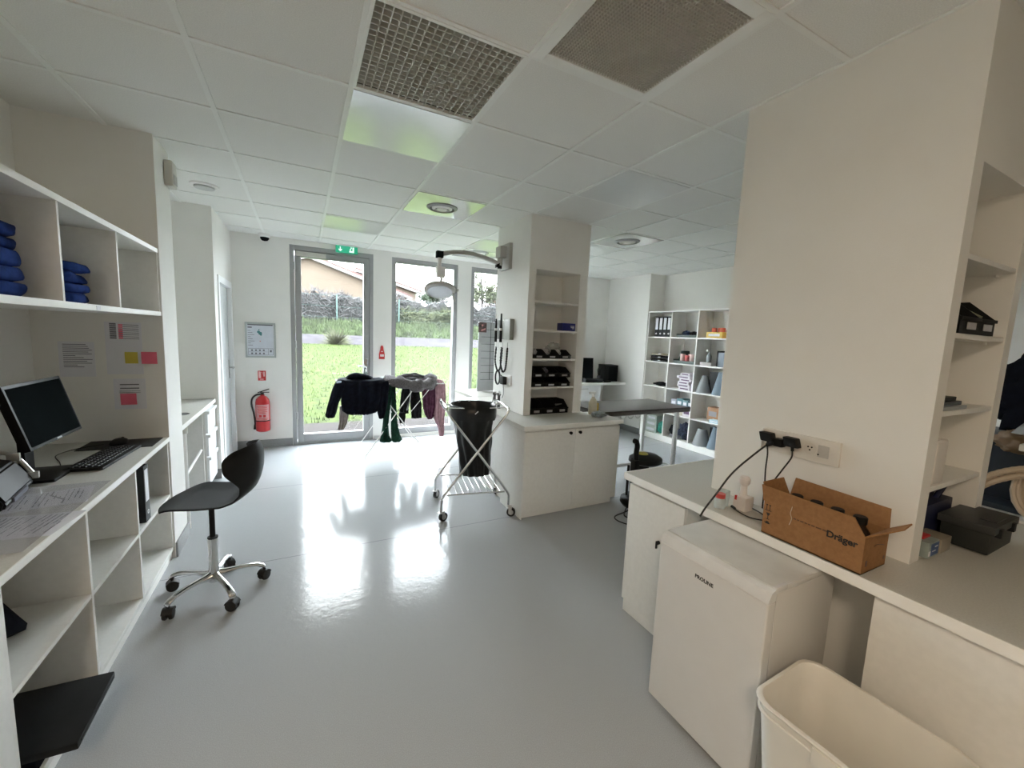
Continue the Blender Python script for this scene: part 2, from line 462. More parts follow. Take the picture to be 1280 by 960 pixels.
# side door in the left wall
d = sroot('door_2', (-.967, 2.8, 0))
m = MB()
m.box(-1.10, -.955, 2.36, 2.43, 0, 2.06, .004); m.box(-1.10, -.955, 3.16, 3.235, 0, 2.06, .004); m.box(-1.10, -.955, 2.43, 3.16, 1.99, 2.06, .004)
obj('door_frame', m, LAMB, d)
m = MB(); m.box(-1.04, -.995, 2.435, 3.155, .01, 1.985, .002); leaf = obj('door_leaf', m, mat('grey_door_leaf', (.55, .57, .57), rough=.4), d)
m = MB()
for z in (1.80, 1.66, .98, .25): m.box(-.995, -.975, 2.44, 2.475, z, z+.09, .003); m.cyl((-.968, 2.44, z), (-.968, 2.44, z+.09), .009)
obj('hinge', m, STEEL, leaf)
m = MB(); m.box(-.995, -.985, 3.07, 3.11, .93, 1.15, .003); m.tube([(-.985, 3.09, 1.06), (-.94, 3.09, 1.06), (-.94, 2.98, 1.06)], .009); obj('door_handle', m, CHROME, leaf)

# unseen warm fill lamp added behind the camera to brighten the right column
for k, (x, y, pw) in enumerate(REAR_FILLS):
    t = thing('added_fill_light', 'square warm fill light added unseen behind the viewpoint', 'fill light', (x, y, CZ-.03))
    m = MB(); m.box(x-.3, x+.3, y-.3, y+.3, CZ-.012, CZ-.002, .003); obj('housing', m, GRID, t)
    lo = fill_area_light('fill_glow', (x, y, CZ-.016), .56, pw, (1.0, .79, .57)); lo.parent = t; lo.matrix_parent_inverse = t.matrix_basis.inverted()

# ================================================================== CEILING FITTINGS
def louvre(name, i, j, n, label, border, depth, barw, col):
    a, b, c, d_ = cell(i, j)
    t = thing(name, label, 'ceiling grille', ((a+b)/2, (c+d_)/2, CZ))
    m = MB(); a += .006; b -= .006; c += .006; d_ -= .006
    z0, z1 = CZ-.004, CZ+.012
    m.box(a, a+border, c, d_, z0, z1, .001); m.box(b-border, b, c, d_, z0, z1, .001)
    m.box(a+border, b-border, c, c+border, z0, z1, .001); m.box(a+border, b-border, d_-border, d_, z0, z1, .001)
    obj('frame', m, GRID, t)
    a += border; b -= border; c += border; d_ -= border
    m = MB()
    for k in range(1, n):
        x = a+(b-a)*k/n; m.box(x-barw, x+barw, c, d_, CZ+.001, CZ+depth)
        y = c+(d_-c)*k/n; m.box(a, b, y-barw, y+barw, CZ+.001, CZ+depth)
    obj('louvre', m, col, t, smooth=None)
    m = MB(); m.box(a-.01, b+.01, c-.01, d_+.01, CZ+.13, CZ+.14)
    for (p, q, r, s) in ((a-.012, a-.004, c-.01, d_+.01), (b+.004, b+.012, c-.01, d_+.01), (a, b, c-.012, c-.004), (a, b, d_+.004, d_+.012)):
        m.box(p, q, r, s, CZ+.012, CZ+.13)
    obj('plenum', m, mat('dark_duct', (.11, .112, .105), rough=.8), t, smooth=None)
louvre('ceiling_grille', *GRILLE1, 18, 'large coarse square egg crate ceiling grille next to the glossy panel', .014, .034, .0016, mat('grey_louvre', (.60, .61, .58), rough=.5))
louvre('ceiling_grille', *GRILLE2, 38, 'fine mesh square ceiling grille with broad white frame', .045, .014, .0017, mat('beige_grey_louvre', (.56, .54, .49), rough=.5))

def panel(i, j, label, name='ceiling_panel', lip=.012, drop=.004):
    a, b, c, d_ = cell(i, j); m = MB(); m.box(a+lip, b-lip, c+lip, d_-lip, CZ-drop, CZ+.003, .001)
    o = obj(name, m, GLOSSP); tag(o, label, 'ceiling panel'); return o
panel(i0, j0-1, 'glossy square ceiling panel beside the coarse grille')
panel(i0, j0+3, 'glossy green reflecting ceiling panel above the glass door')
panel(i0+3, j0-1, 'bluish smooth ceiling panel between the two wall columns')
panel(i0+3, j0+3, 'glossy ceiling panel half hidden behind the centre column')
panel(i0+6, j0-1, 'smooth ceiling panel close to the right hand column edge')
def diffuser(x, y, label, plate=None, r=.135, squash=True):
    t = thing('air_diffuser', label, 'air diffuser', (x, y, CZ))
    if plate:
        a, b, c, d_ = cell(*plate); m = MB(); m.box(a+.012, b-.012, c+.012, d_-.012, CZ-.005, CZ+.003, .001); obj('plate', m, PLATE, t)
    m = MB(); z = CZ-.006
    m.lathe((x, y, z), [(r, 0), (r*.99, -.006), (r*.80, -.016), (r*.78, -.006), (r*.78, 0)], seg=32, cap=False)
    obj('outer_ring', m, ALU if plate else WPLAS, t)
    m = MB(); m.lathe((x, y, z), [(r*.66, 0), (r*.66, -.010), (r*.50, -.020), (r*.48, -.008), (r*.48, 0)], seg=28, cap=False)
    m.lathe((x, y, z), [(0.001, -.002), (r*.36, -.002), (r*.34, -.018), (.001, -.022)], seg=24, cap=False); obj('inner_cone', m, WPLAS, t)
    m = MB(); m.lathe((x, y, z), [(.001, -.001), (r*.79, -.001), (r*.79, .0), (.001, .0)], seg=28, cap=False); obj('throat', m, mat('dark_gap', (.06, .06, .06)), t)
    return t
diffuser(.90, .905, 'round air diffuser in a glossy plate nearest the coarse ceiling grille', (i0+1, j0+1))
diffuser(3.02, .88, 'round air diffuser in the ceiling right of the centre column', (i0+5, j0+1))
diffuser(1.93, 2.55, 'far round air diffuser close to the windows above the lamp arm', (i0+3, j0+4))
t = thing('smoke_vent', 'small white round vent in the ceiling above the left partition', 'ceiling vent', (-.90, 1.49, CZ))
m = MB(); m.lathe((-.90, 1.49, CZ+.003), [(.10, 0), (.098, -.012), (.075, -.016), (.07, -.006)], seg=28, cap=False); obj('rim', m, WPLAS, t)
m = MB(); m.lathe((-.90, 1.49, CZ-.001), [(.068, 0), (.068, -.022), (.001, -.026)], seg=28); obj('disc', m, mat('pale_grey_plastic', (.55, .56, .55)), t)
t = thing('security_camera', 'small dark dome camera under the ceiling near the window wall', 'camera', (-.60, 3.20, CZ))
m = MB(); m.lathe((-.60, 3.20, CZ), [(.062, 0), (.062, -.03), (.052, -.042), (.001, -.044)], seg=24); obj('housing', m, WPLAS, t)
m = MB(); m.lathe((-.60, 3.20, CZ-.040), [(.048, 0), (.045, -.02), (.03, -.038), (.001, -.045)], seg=24); obj('dome', m, SCREEN, t)
t = thing('motion_sensor', 'cream box sensor high on the white edge of the left partition', 'sensor', (-.975, .80, 2.40))
m = MB(); m.box(-.992, -.945, .75, .86, 2.44, 2.60, .012); obj('housing', m, CREAMP, t)
m = MB(); m.box(-.946, -.942, .765, .845, 2.46, 2.52, .002); obj('lens', m, mat('pale_lens', (.4, .4, .38)), t)

# exit sign over the glass door
t = thing('exit_sign', 'green illuminated emergency exit sign over the glass door', 'exit sign', (.33, 3.24, 2.60))
m = MB(); m.box(.19, .47, 3.225, 3.255, 2.655, CZ-.001, .004); obj('housing', m, WPLAS, t)
m = MB(); m.box(.195, .465, 3.236, 3.244, 2.565, 2.656, .001); sg = obj('sign_plate', m, mat('exit_green', (.01, .17, .09), rough=.4, emit=(.01, .20, .11, .35)), t)
WSG = mat('exit_white', (.75, .9, .82), rough=.4, emit=(.6, .9, .75, .25))
m = MB(); yy = 3.2355
def flat(m, pts, y, th=.001): m.prism([(p[0], y, p[1]) for p in pts], (0, -th, 0))
flat(m, [(.225, 2.605), (.235, 2.615), (.244, 2.606), (.244, 2.643), (.256, 2.643), (.256, 2.606), (.265, 2.615), (.275, 2.605), (.25, 2.580)], yy)
flat(m, [(.36, 2.578), (.42, 2.578), (.42, 2.646), (.40, 2.646), (.40, 2.60), (.36, 2.60)], yy)
m.lathe((.385, yy, 2.638), [(.008, 0), (.008, .001)], (0, -1, 0), 12)
m.tube([(.383, yy, 2.63), (.377, yy, 2.61), (.366, yy, 2.60)], .004, 6); m.tube([(.38, yy, 2.625), (.362, yy, 2.618)], .003, 6)
obj('pictogram', m, WSG, sg)

# ================================================================== LEFT WALL FURNITURE
XF = -1.0; XB = -1.578
ys = [-1.13, -.585, -.035, .552]
t = thing('open_shelf_cabinet', 'long low white open cubby cabinet under the left worktop', 'cabinet', ((XF+XB)/2, -.3, 0))
m = MB(); m.box(XB, XB+.008, -1.13, .552, .0, .795); obj('back_panel', m, LAM, t)
for k, y in enumerate(ys):
    m = MB(); a, b = (y, y+.018) if k == 0 else ((y-.018, y) if k == 3 else (y-.009, y+.009))
    m.box(XB, XF, a, b, .06, .795, .001); obj('divider', m, LAM, t)
m = MB(); m.box(XB, XF-.001, -1.12, .54, .43, .448, .001); obj('shelf', m, LAM, t)
m = MB(); m.box(XB, XF-.001, -1.12, .54, .06, .085, .001); obj('bottom_panel', m, LAM, t)
m = MB(); m.box(XB, XF-.012, -1.12, .55, 0, .06); obj('plinth', m, EDGE, t)
m = MB(); m.box(XF-.56, XF+.001, -1.62, -1.131, 0, .795, .002); tag(obj('end_cabinet', m, LAM), 'plain white cabinet side at the near end of the left desk', 'cabinet')
t = thing('desk_worktop', 'white worktop of the left desk with bright front edge', 'worktop', (-1.29, -.5, .8))
m = MB(); m.box(XB, XF+.004, -1.62, .556, .797, WT, .002); obj('top', m, LAMT, t)
m = MB(); m.box(XF+.004, XF+.008, -1.62, .556, .797, WT+.0005, .001); obj('front_edge', m, EDGE, t)
# upper shelf
ZS0, ZS1 = 1.600, 2.000
t = thing('wall_shelf', 'white open wall shelf with compartments above the left desk', 'shelf', (-1.29, -.5, 1.6))
m = MB(); m.box(XB, XF, -2.2, .552, ZS0, ZS0+.025, .001); obj('bottom_board', m, LAM, t)
m = MB(); m.box(XB, XF, -2.2, .552, ZS1-.018, ZS1+.006, .001); obj('top_board', m, LAM, t)
for y in (-1.68, -1.13, -.612, -.075, .545):
    m = MB(); m.box(XB, XF-.001, y-.008, y+.007, ZS0+.025, ZS1-.018, .001); obj('divider', m, LAM, t)
m = MB(); m.box(XF, XF+.003, -2.2, .552, ZS0, ZS0+.025); m.box(XF, XF+.003, -2.2, .552, ZS1-.018, ZS1+.006); obj('front_edge', m, EDGE, t)
m = MB(); m.box(XF+.003, XF+.0045, -.36, -.32, ZS0+.004, ZS0+.021); obj('tag', m, PAPER, t)

def folded(x0, x1, y0, y1, z0, h, m_, label, group, cat='folded clothing', name='folded_scrubs', seed=0, amp=.024):
    mb = MB(); cx, cy = (x0+x1)/2, (y0+y1)/2; a, b = (x1-x0)/2, (y1-y0)/2
    rings = []
    N = 36
    for k in range(9):
        t_ = k/8; zz = z0+h*t_; s = (1-abs(2*t_-1)**3.5)**.5*.14+.86 if 0 < t_ < 1 else .82
        ring = []
        for q in range(N):
            an = 2*pi*q/N; c_, s_ = cos(an), sin(an)
            ex = abs(c_)**.35*(1 if c_ >= 0 else -1); ey = abs(s_)**.35*(1 if s_ >= 0 else -1)
            ring.append((cx+a*s*ex, cy+b*s*ey, zz))
        rings.append(ring)
    mb.ring_loft(rings)
    from mathutils import noise
    for v in mb.bm.verts:
        nn = noise.noise_vector(v.co*14+Vector((seed*3.1, 0, seed)))
        f = 1 if v.co.z > z0+.004 else 0
        v.co.x += nn.x*amp; v.co.y += nn.y*amp; v.co.z += nn.z*amp*.35*f
    o = obj(name, mb, m_, smooth=60); tag(o, label, cat, group); return o
random.seed(3)
z = ZS0+.026
hs = [.05, .045, .055, .04, .05]
words = ['bottom', 'second', 'middle', 'fourth', 'top']
for k, h in enumerate(hs[:4]):
    folded(-1.40+.01*random.random(), -1.10+.015*random.random(), -.32, -.10, z, h, SCRUB, 'folded blue scrubs in the middle upper compartment, %s of its stack' % ['bottom', 'second from bottom', 'third from bottom', 'topmost'][k], 'blue scrubs in the middle upper compartment', seed=k); z += h-.003
z = ZS0+.026
for k, h in enumerate([.055, .05, .06, .05, .05]):
    w_ = .05*random.random()
    folded(-1.40, -1.075+.02*random.random()-(.02 if k > 2 else 0), -.93, -.63-w_*.3, z, h, SCRUB, 'folded blue scrubs in the left upper compartment, %s of its stack' % ['bottom', 'second from bottom', 'third from bottom', 'fourth from bottom', 'topmost'][k], 'blue scrubs in the left upper compartment', seed=k+9); z += h-.003

# papers on the partition
YP = .557
def sheet_on_partition(x0, x1, z0, z1, label, lines, extra=None, y=YP, tilt=0):
    t = thing('paper_sheet', label, 'paper', ((x0+x1)/2, y-.001, z0), 0, )
    m = MB(); m.box(x0, x1, y-.0016, y-.0004, z0, z1); obj('sheet', m, PAPER, t)
    m = MB()
    for (a, b, zz, h) in lines: m.box(a, b, y-.0021, y-.0015, zz, zz+h)
    obj('print', m, INK, t)
    return t
rnd = random.Random(5)
L = [(-1.455, -1.455+.05+.08*rnd.random(), 1.41-.011*k, .0035) for k in range(13)]
sheet_on_partition(-1.474, -1.318, 1.222, 1.428, 'white printed sheet taped behind the monitor on the partition', L)
L = [(-1.245, -1.215, 1.535-.012*k, .009) for k in range(8)]+[(-1.205, -1.11, 1.535-.012*k, .003) for k in range(8)]
t = sheet_on_partition(-1.268, -1.098, 1.235, 1.552, 'tall printed page at the top of the papers on the partition', L)
m = MB()
for k in range(7): m.box(-1.205, -1.185, YP-.0024, YP-.002, 1.53-.013*k, 1.539-.013*k)
obj('red_marks', m, PINK, t)
L = [(-1.215, -1.125, 1.168, .006), (-1.215, -1.125, 1.145, .006)]+[(-1.22, -1.12, 1.13-.01*k, .002) for k in range(2)]
t = sheet_on_partition(-1.245, -1.093, 1.018, 1.207, 'lowest white sheet on the partition with two dark bars', L)
for (x0, x1, z0, z1, mm, lab) in ((-1.183, -1.122, 1.302, 1.372, YELL, 'yellow sticky note on the upper partition sheet'), (-1.106, -1.030, 1.300, 1.374, PINK, 'bright pink sticky note at the partition edge'), (-1.216, -1.140, 1.046, 1.115, PINK, 'pink sticky note on the lowest partition sheet')):
    m = MB(); m.sheet([[(x0, YP-.004, z1), (x1, YP-.004, z1)], [(x0, YP-.004, (z0+z1)/2), (x1, YP-.004, (z0+z1)/2)], [(x0+.002, YP-.008, z0), (x1+.002, YP-.007, z0)]], .0006)
    tag(obj('sticky_note', m, mm), lab, 'sticky note')

# monitors ------------------------------------------------------------
def monitor(label, base, rz, w=.455, h=.285, lift=.165, tilt=.25, depth_x=0.0):
    """local: screen faces +x, width along y"""
    t = thing('computer_monitor', label, 'monitor', base, rz)
    ux = Vector((cos(tilt), 0, sin(tilt))); uz = Vector((-sin(tilt), 0, cos(tilt))); uy = Vector((0, 1, 0))
    c = Vector((0.02, 0, lift+h/2))
    m = MB(); m.obox(c, ux*.016, uy*w/2, uz*h/2, .004); obj('housing', m, BLACK, t, local=True)
    m = MB(); m.obox(c+ux*.0165, ux*.0008, uy*(w/2-.014), uz*(h/2-.014)); obj('screen', m, SCREEN, t, local=True)
    m = MB(); m.obox(c+ux*.018-uz*(h/2-.008), ux*.001, uy*.02, uz*.003); obj('badge', m, ALU, t, local=True)
    m = MB(); m.obox((-.045, 0, .11), (.012, 0, 0), (0, .035, 0), (0, 0, .11), .004); m.obox((-.02, 0, lift+.1), (.03, 0, 0), (0, .04, 0), (0, 0, .035), .004); obj('stand', m, BLACK, t, local=True)
    m = MB(); m.box(-.12, .09, -.12, .12, 0, .014, .006); obj('foot', m, BLACK, t, local=True)
    return t
monitor('black computer monitor on the left desk facing the room', (-1.31, -.115, WT), 0.0)
monitor('dark computer monitor cut off at the far left of the left desk', (-1.43, -.62, WT), .1, lift=.13)
# keyboard, mouse, mat
t = thing('keyboard', 'black computer keyboard lying lengthwise on the left desk', 'keyboard', (-1.16, .12, WT), radians(-4))
m = MB(); m.box(-.075, .075, -.22, .22, .001, .016, .006); obj('body', m, BLACKM, t, local=True)
m = MB()
for r in range(5):
    for c in range(15): m.box(-.062+r*.024, -.043+r*.024, -.205+c*.0272, -.183+c*.0272, .016, .021, .002, 1)
obj('keys', m, BLACK, t, local=True)
m = MB(); m.box(-1.36, -1.02, .33, .545, WT, WT+.004, .002); tag(obj('mouse_mat', m, BLACKM), 'thin black mouse mat on the left desk by the partition', 'mouse mat')
t = thing('computer_mouse', 'black computer mouse on its mat by the partition', 'mouse', (-1.20, .43, WT+.004), radians(70))
m = MB(); m.lathe((0, 0, 0), [(.03, .0), (.033, .01), (.030, .022), (.018, .033), (.001, .036)], seg=24)
for v in m.bm.verts: v.co.x *= 1.75
obj('body', m, BLACK, t, local=True)
m = MB(); m.cyl((.03, -.004, .030), (.03, .004, .030), .007); obj('wheel', m, RUBBER, t, local=True)
m = MB(); m.tube(smooth_path([(-1.28, -.02, WT+.004), (-1.33, .10, WT+.004), (-1.40, .25, WT+.004), (-1.36, .36, WT+.007), (-1.26, .41, WT+.012)]), .0022, 6)
tag(obj('mouse_cable', m, RUBBER), 'thin black cable running across the left desk to the mouse', 'cable')
# docking speaker with a silver arm
t = thing('desk_telephone', 'black desk telephone with silver trim at the left desk edge of frame', 'telephone', (-1.36, -.42, WT), radians(10))
m = MB(); m.ring_loft([[(-.10, y, 0), (.10, y, 0), (.11, y, .03), (.06, y, .12), (-.05, y, .155), (-.10, y, .13)] for y in (-.17, .155)]); bmesh.ops.bevel(m.bm, geom=list(m.bm.edges), offset=.008, segments=2, affect='EDGES'); obj('body', m, BLACK, t, local=True)
m = MB(); m.tube(smooth_path([(-.08, .165, .160), (-.03, .166, .165), (.05, .166, .142), (.10, .166, .06), (.112, .166, .035)]), .009, 10); m.box(.035, .075, .152, .172, .115, .15, .006); m.box(.09, .125, .152, .172, .03, .06, .006); obj('silver_arm', m, mat('silver_trim', (.62, .62, .60), rough=.3, metal=.6), t, local=True)
m = MB(); m.box(.10, .113, -.10, .06, .012, .03, .002); obj('front_strip', m, INK, t, local=True)
m = MB(); m.tube(smooth_path([(-1.50, -.62, WT+.01), (-1.47, -.50, WT+.13), (-1.45, -.40, WT+.20), (-1.47, -.28, WT+.15), (-1.49, -.22, WT+.02)]), .004, 8)
tag(obj('monitor_cable', m, RUBBER), 'black cable looping behind the monitors on the left desk', 'cable')
# papers under clear film on the desk
def desk_paper(c, w, h, rz, label, seed):
    r = random.Random(seed); t = thing('paper_sheet', label, 'paper', c, rz)
    m = MB(); m.sheet([[(-w/2+w*i/6, -h/2+h*j/8, .0015+.0012*sin(i*1.7+seed)*sin(j)) for i in range(7)] for j in range(9)], .0006); obj('sheet', m, PAPER, t, local=True)
    m = MB()
    for k in range(16):
        yy = h/2-.03-k*(h-.05)/16; x0 = -w/2+.02
        while x0 < w/2-.04:
            l = .02+.05*r.random()
            if r.random() < .78: m.box(x0, min(x0+l, w/2-.02), yy, yy+(.005 if r.random() < .2 else .0028), .0032, .0036)
            x0 += l+.008
    if seed == 1:
        m.obox((.0, .05, .0034), (.045, .028, 0), (-.0015, .0024, 0), (0, 0, .0003))
    obj('print', m, INK, t, local=True)
desk_paper((-1.175, -.475, WT), .21, .297, radians(-78), 'printed sheet on the left desk close to the keyboard', 1)
desk_paper((-1.13, -.745, WT), .21, .297, radians(-96), 'printed sheet on the left desk nearest the camera', 2)
m = MB(); m.sheet([[(-1.30+.29*i/6, -.98+.68*j/10, WT+.0055+.001*sin(i*2+j)) for i in range(7)] for j in range(11)], .0004)
tag(obj('plastic_sleeve', m, glass_mat('clear_film', (.95, .95, .97), .12, .12)), 'clear plastic film covering the printed sheets on the left desk', 'plastic sleeve')

# lever arch binder in the desk cubby
def binder(label, loc, rz=0, group=None, h=.318, w=.075, d=.28):
    t = thing('ring_binder', label, 'binder', loc, rz, group)
    m = MB(); m.box(-d/2, d/2-.004, -w/2, -w/2+.003, 0, h, .001); m.box(-d/2, d/2-.004, w/2-.003, w/2, 0, h, .001); m.box(d/2-.006, d/2, -w/2, w/2, 0, h, .002); obj('cover', m, BLACKM, t, local=True)
    m = MB(); m.box(-d/2+.02, d/2-.02, -w/2+.006, w/2-.012, .006, h-.02); obj('pages', m, PAPER, t, local=True)
    m = MB(); m.box(d/2, d/2+.001, -w*.33, w*.33, h*.36, h*.93); obj('spine_label', m, PAPER, t, local=True)
    m = MB(); m.lathe((d/2, 0, h*.16), [(.012, 0), (.012, .002), (.008, .002), (.008, 0)], (1, 0, 0), 16, False); obj('finger_ring', m, STEEL, t, local=True)
    return t
BD = binder('black lever arch binder standing in the desk cubby next to the partition', (-1.145, .135, .449), radians(0))
# things in the near cubbies
m = MB(); m.ring_loft([[(-1.30+.19*cos(a)*s, -.80+.12*sin(a)*s, .449+hh) for a in [2*pi*k/20 for k in range(20)]] for s, hh in ((.8, 0), (1, .03), (.9, .08), (.6, .13), (.2, .15))]); m.jitter(.025, 11)
for v in m.bm.verts: v.co.z = max(v.co.z, .4495)
tag(obj('crumpled_cloth', m, NAVY), 'crumpled navy cloth in the near upper desk cubby', 'cloth')
t = thing('laptop_case', 'flat black case sticking out of the lowest near cubby', 'case', (-1.08, -.86, .086), 0)
m = MB(); m.obox((-1.10, -.875, .158), (.195, 0, -.006), (.0, .155, .006), (0, -.001, .014), .008); obj('body', m, BLACKM, t)
m = MB(); m.tube([(-.905, -1.01, .150), (-.903, -.86, .155), (-.905, -.74, .158)], .004, 8); obj('zip', m, BLACK, t)
m = MB(); m.box(-1.28, -1.01, -1.02, -.72, .086, .138, .006); tag(obj('closed_folder', m, NAVY), 'dark folder lying flat under the black case', 'folder')

# ------------------------------------------------------------------ second desk in the recess
t = thing('desk_worktop', 'white worktop with round hole in the recess behind the partition', 'worktop', (-1.28, 1.55, .8))
m = MB(); m.box(-1.578, -1.0, .897, 2.19, .79, WT, .002)
top = obj('top', m, LAMT, t)
m = MB(); m.box(-1.0, -.996, .897, 2.19, .79, WT+.0005, .001); obj('front_edge', m, EDGE, t)
m = MB(); m.lathe((-1.10, 1.38, WT-.004), [(.055, 0), (.055, .006), (.045, .0065), (.044, .0045), (.001, .0045)], seg=28, cap=False); obj('cable_grommet', m, mat('dark_grommet', (.10, .10, .10)), t)
t = thing('table_leg_frame', 'white tubular leg frame carrying the recess worktop', 'table leg', (-1.01, 1.02, 0))
m = MB(); m.cyl((-1.012, 1.01, 0), (-1.012, 1.01, .785), .016); obj('leg', m, WPLAS, t)
m = MB(); m.cyl((-1.012, 1.01, .745), (-1.012, 1.01, .79), .024); obj('collar', m, CREAMP, t)
m = MB(); m.cyl((-1.012, 1.01, .42), (-1.05, 1.79, .42), .010); obj('rail', m, WPLAS, t)
t = thing('drawer_unit', 'white three drawer unit under the far end of the recess worktop', 'drawer unit', (-1.25, 2.0, 0))
m = MB(); m.box(-1.55, -1.02, 1.80, 2.175, 0.05, .785, .002); obj('body', m, LAM, t)
m = MB(); m.box(-1.50, -1.05, 1.82, 2.16, 0, .05); obj('plinth', m, SKIRT, t)
for a, b in ((.07, .33), (.345, .545), (.56, .765)):
    m = MB(); m.box(-1.02, -1.0, 1.80, 2.172, a, b, .002); dr = obj('drawer', m, LAMB, t)
    m = MB(); m.box(-1.003, -.985, 1.80, 2.172, b-.028, b, .003); obj('handle_lip', m, LAMB, dr)
m = MB(); m.box(-1.578, -1.03, 1.745, 1.757, .05, .785); tag(obj('side_panel', m, LAM), 'thin white panel under the recess worktop beside the drawers', 'panel')

# ================================================================== WALL ITEMS ON WINDOW WALL
t = thing('fire_extinguisher', 'red fire extinguisher hanging on the wall beside the glass door', 'fire extinguisher', (-.672, YB-.10, .235))
cx, cy = -.672, YB-.095
m = MB(); m.lathe((cx, cy, .235), [(.001, 0), (.055, .0), (.078, .012), (.080, .03), (.080, .37), (.072, .41), (.045, .445), (.024, .455), (.024, .47)], seg=32); obj('cylinder', m, RED, t)
m = MB()
for k in range(11):
    pass
m.ring_loft([[(cx+.0812*sin(a), cy-.0812*cos(a), z) for a in [(-1.0+2.0*i/14) for i in range(15)]] for z in (.385, .585)], closed=False)
lb = obj('label', m, mat('extinguisher_label', (.55, .28, .28), rough=.5), t)
m = MB()
for k, (z, w_) in enumerate(((.565, .8), (.548, .7), (.53, .75), (.513, .6), (.496, .7), (.479, .5), (.41, .75), (.395, .7))):
    m.ring_loft([[(cx+.0818*sin(a), cy-.0818*cos(a), zz) for a in [(-w_+2*w_*i/10) for i in range(11)]] for zz in (z-.0035, z+.0035)], closed=False)
for s in (-.28, .28): m.ring_loft([[(cx+.0818*sin(a), cy-.0818*cos(a), zz) for a in (s-.18, s, s+.18)] for zz in (.428, .458)], closed=False)
obj('print', m, REDS, lb)
m = MB(); m.cyl((cx, cy, .69), (cx, cy, .725), .018); m.obox((cx+.012, cy, .752), (.062, 0, .022), (0, .011, 0), (-.002, 0, .005), .002); m.obox((cx+.025, cy, .733), (.05, 0, .0), (0, .010, 0), (0, 0, .004), .002); obj('valve_handle', m, BLACK, t)
m = MB(); m.tube(smooth_path([(cx-.015, cy, .712), (cx-.07, cy, .70), (cx-.11, cy, .655), (cx-.118, cy, .58), (cx-.10, cy, .48), (cx-.088, cy, .38), (cx-.086, cy, .32)]), .011, 10); m.cyl((cx-.086, cy, .33), (cx-.086, cy, .265), .012, r2=.021); obj('hose', m, RUBBER, t)
m = MB(); m.box(cx-.05, cx+.05, YB-.018, YB-.001, .33, .62, .003); m.lathe((cx, cy, .372), [(.082, 0), (.0825, .008), (.0815, .012)], seg=32, cap=False); obj('bracket', m, BLACK, t)

t = thing('evacuation_plan', 'framed evacuation plan poster on the wall above the extinguisher', 'poster', (-.68, YB-.01, 1.17))
m = MB(); rect_frame(m, -.845, -.515, 1.165, 1.605, YB-.018, YB-.002, .022); obj('frame', m, mat('silver_frame', (.42, .46, .46), rough=.35, metal=.4), t)
m = MB(); m.box(-.824, -.536, YB-.012, YB-.004, 1.186, 1.584); bd = obj('sheet', m, mat('pale_poster', (.62, .65, .72), rough=.3), t)
m = MB(); y1 = YB-.0125
def rc(m, x0, x1, z0, z1, y=None, th=.0006):
    y = y1 if y is None else y; m.box(x0, x1, y-th, y, z0, z1)
rc(m, -.815, -.545, 1.568, 1.582); rc(m, -.815, -.77, 1.535, 1.55)
for k in range(8): rc(m, -.815, -.815+.03+.02*(k % 3), 1.50-.026*k, 1.505-.026*k)
rc(m, -.815, -.545, 1.278, 1.282); rc(m, -.815, -.545, 1.198, 1.201); rc(m, -.815, -.812, 1.198, 1.28); rc(m, -.548, -.545, 1.198, 1.28); rc(m, -.60, -.597, 1.198, 1.28); rc(m, -.815, -.60, 1.238, 1.240)
for r_ in range(2):
    for k in range(4): rc(m, -.785+.042*k, -.765+.042*k, 1.208+.04*r_, 1.228+.04*r_)
rc(m, -.582, -.562, 1.235, 1.262)
obj('print', m, INK, bd)
m = MB()
for (x, z, s) in ((-.70, 1.487, .018), (-.682, 1.47, .022), (-.695, 1.515, .008), (-.675, 1.452, .012)): m.lathe((x, y1, z), [(s, 0), (s, .001)], (0, -1, 0), 6)
obj('plan_drawing', m, mat('teal_ink', (.06, .22, .24)), bd)
m = MB(); m.lathe((-.685, y1, 1.372), [(.006, 0), (.006, .001)], (0, -1, 0), 8); obj('red_dot', m, REDS, bd)

t = thing('fire_sign', 'small square red fire extinguisher sign on the wall', 'sign', (-.675, YB-.002, .88))
m = MB(); m.box(-.722, -.634, YB-.004, YB-.001, .872, .998, .0008); obj('plate', m, REDS, t)
m = MB(); y1 = YB-.0042
rc(m, -.712, -.688, .905, .985); rc(m, -.662, -.645, .925, .985); rc(m, -.712, -.700, .985, .99); rc(m, -.700, -.66, .885, .893)
m.tube([(-.686, y1, .975), (-.672, y1, .978), (-.668, y1, .95)], .002, 6); obj('pictogram', m, mat('sign_pink', (.8, .5, .5)), t)

t = thing('fire_call_tag', 'red bottle shaped fire alarm plate on the pillar beside the glass door', 'fire alarm', (.795, YB-.002, 1.15))
m = MB(); flat(m, [(.757, 1.165), (.833, 1.165), (.833, 1.235), (.826, 1.27), (.817, 1.30), (.812, 1.345), (.797, 1.36), (.780, 1.345), (.775, 1.30), (.766, 1.27), (.757, 1.235)], YB-.001, .02); obj('housing', m, REDS, t)
m = MB(); y1 = YB-.021; rc(m, .77, .822, 1.20, 1.232); rc(m, .782, .812, 1.268, 1.278); obj('white_bar', m, mat('sign_white', (.8, .72, .72)), t)

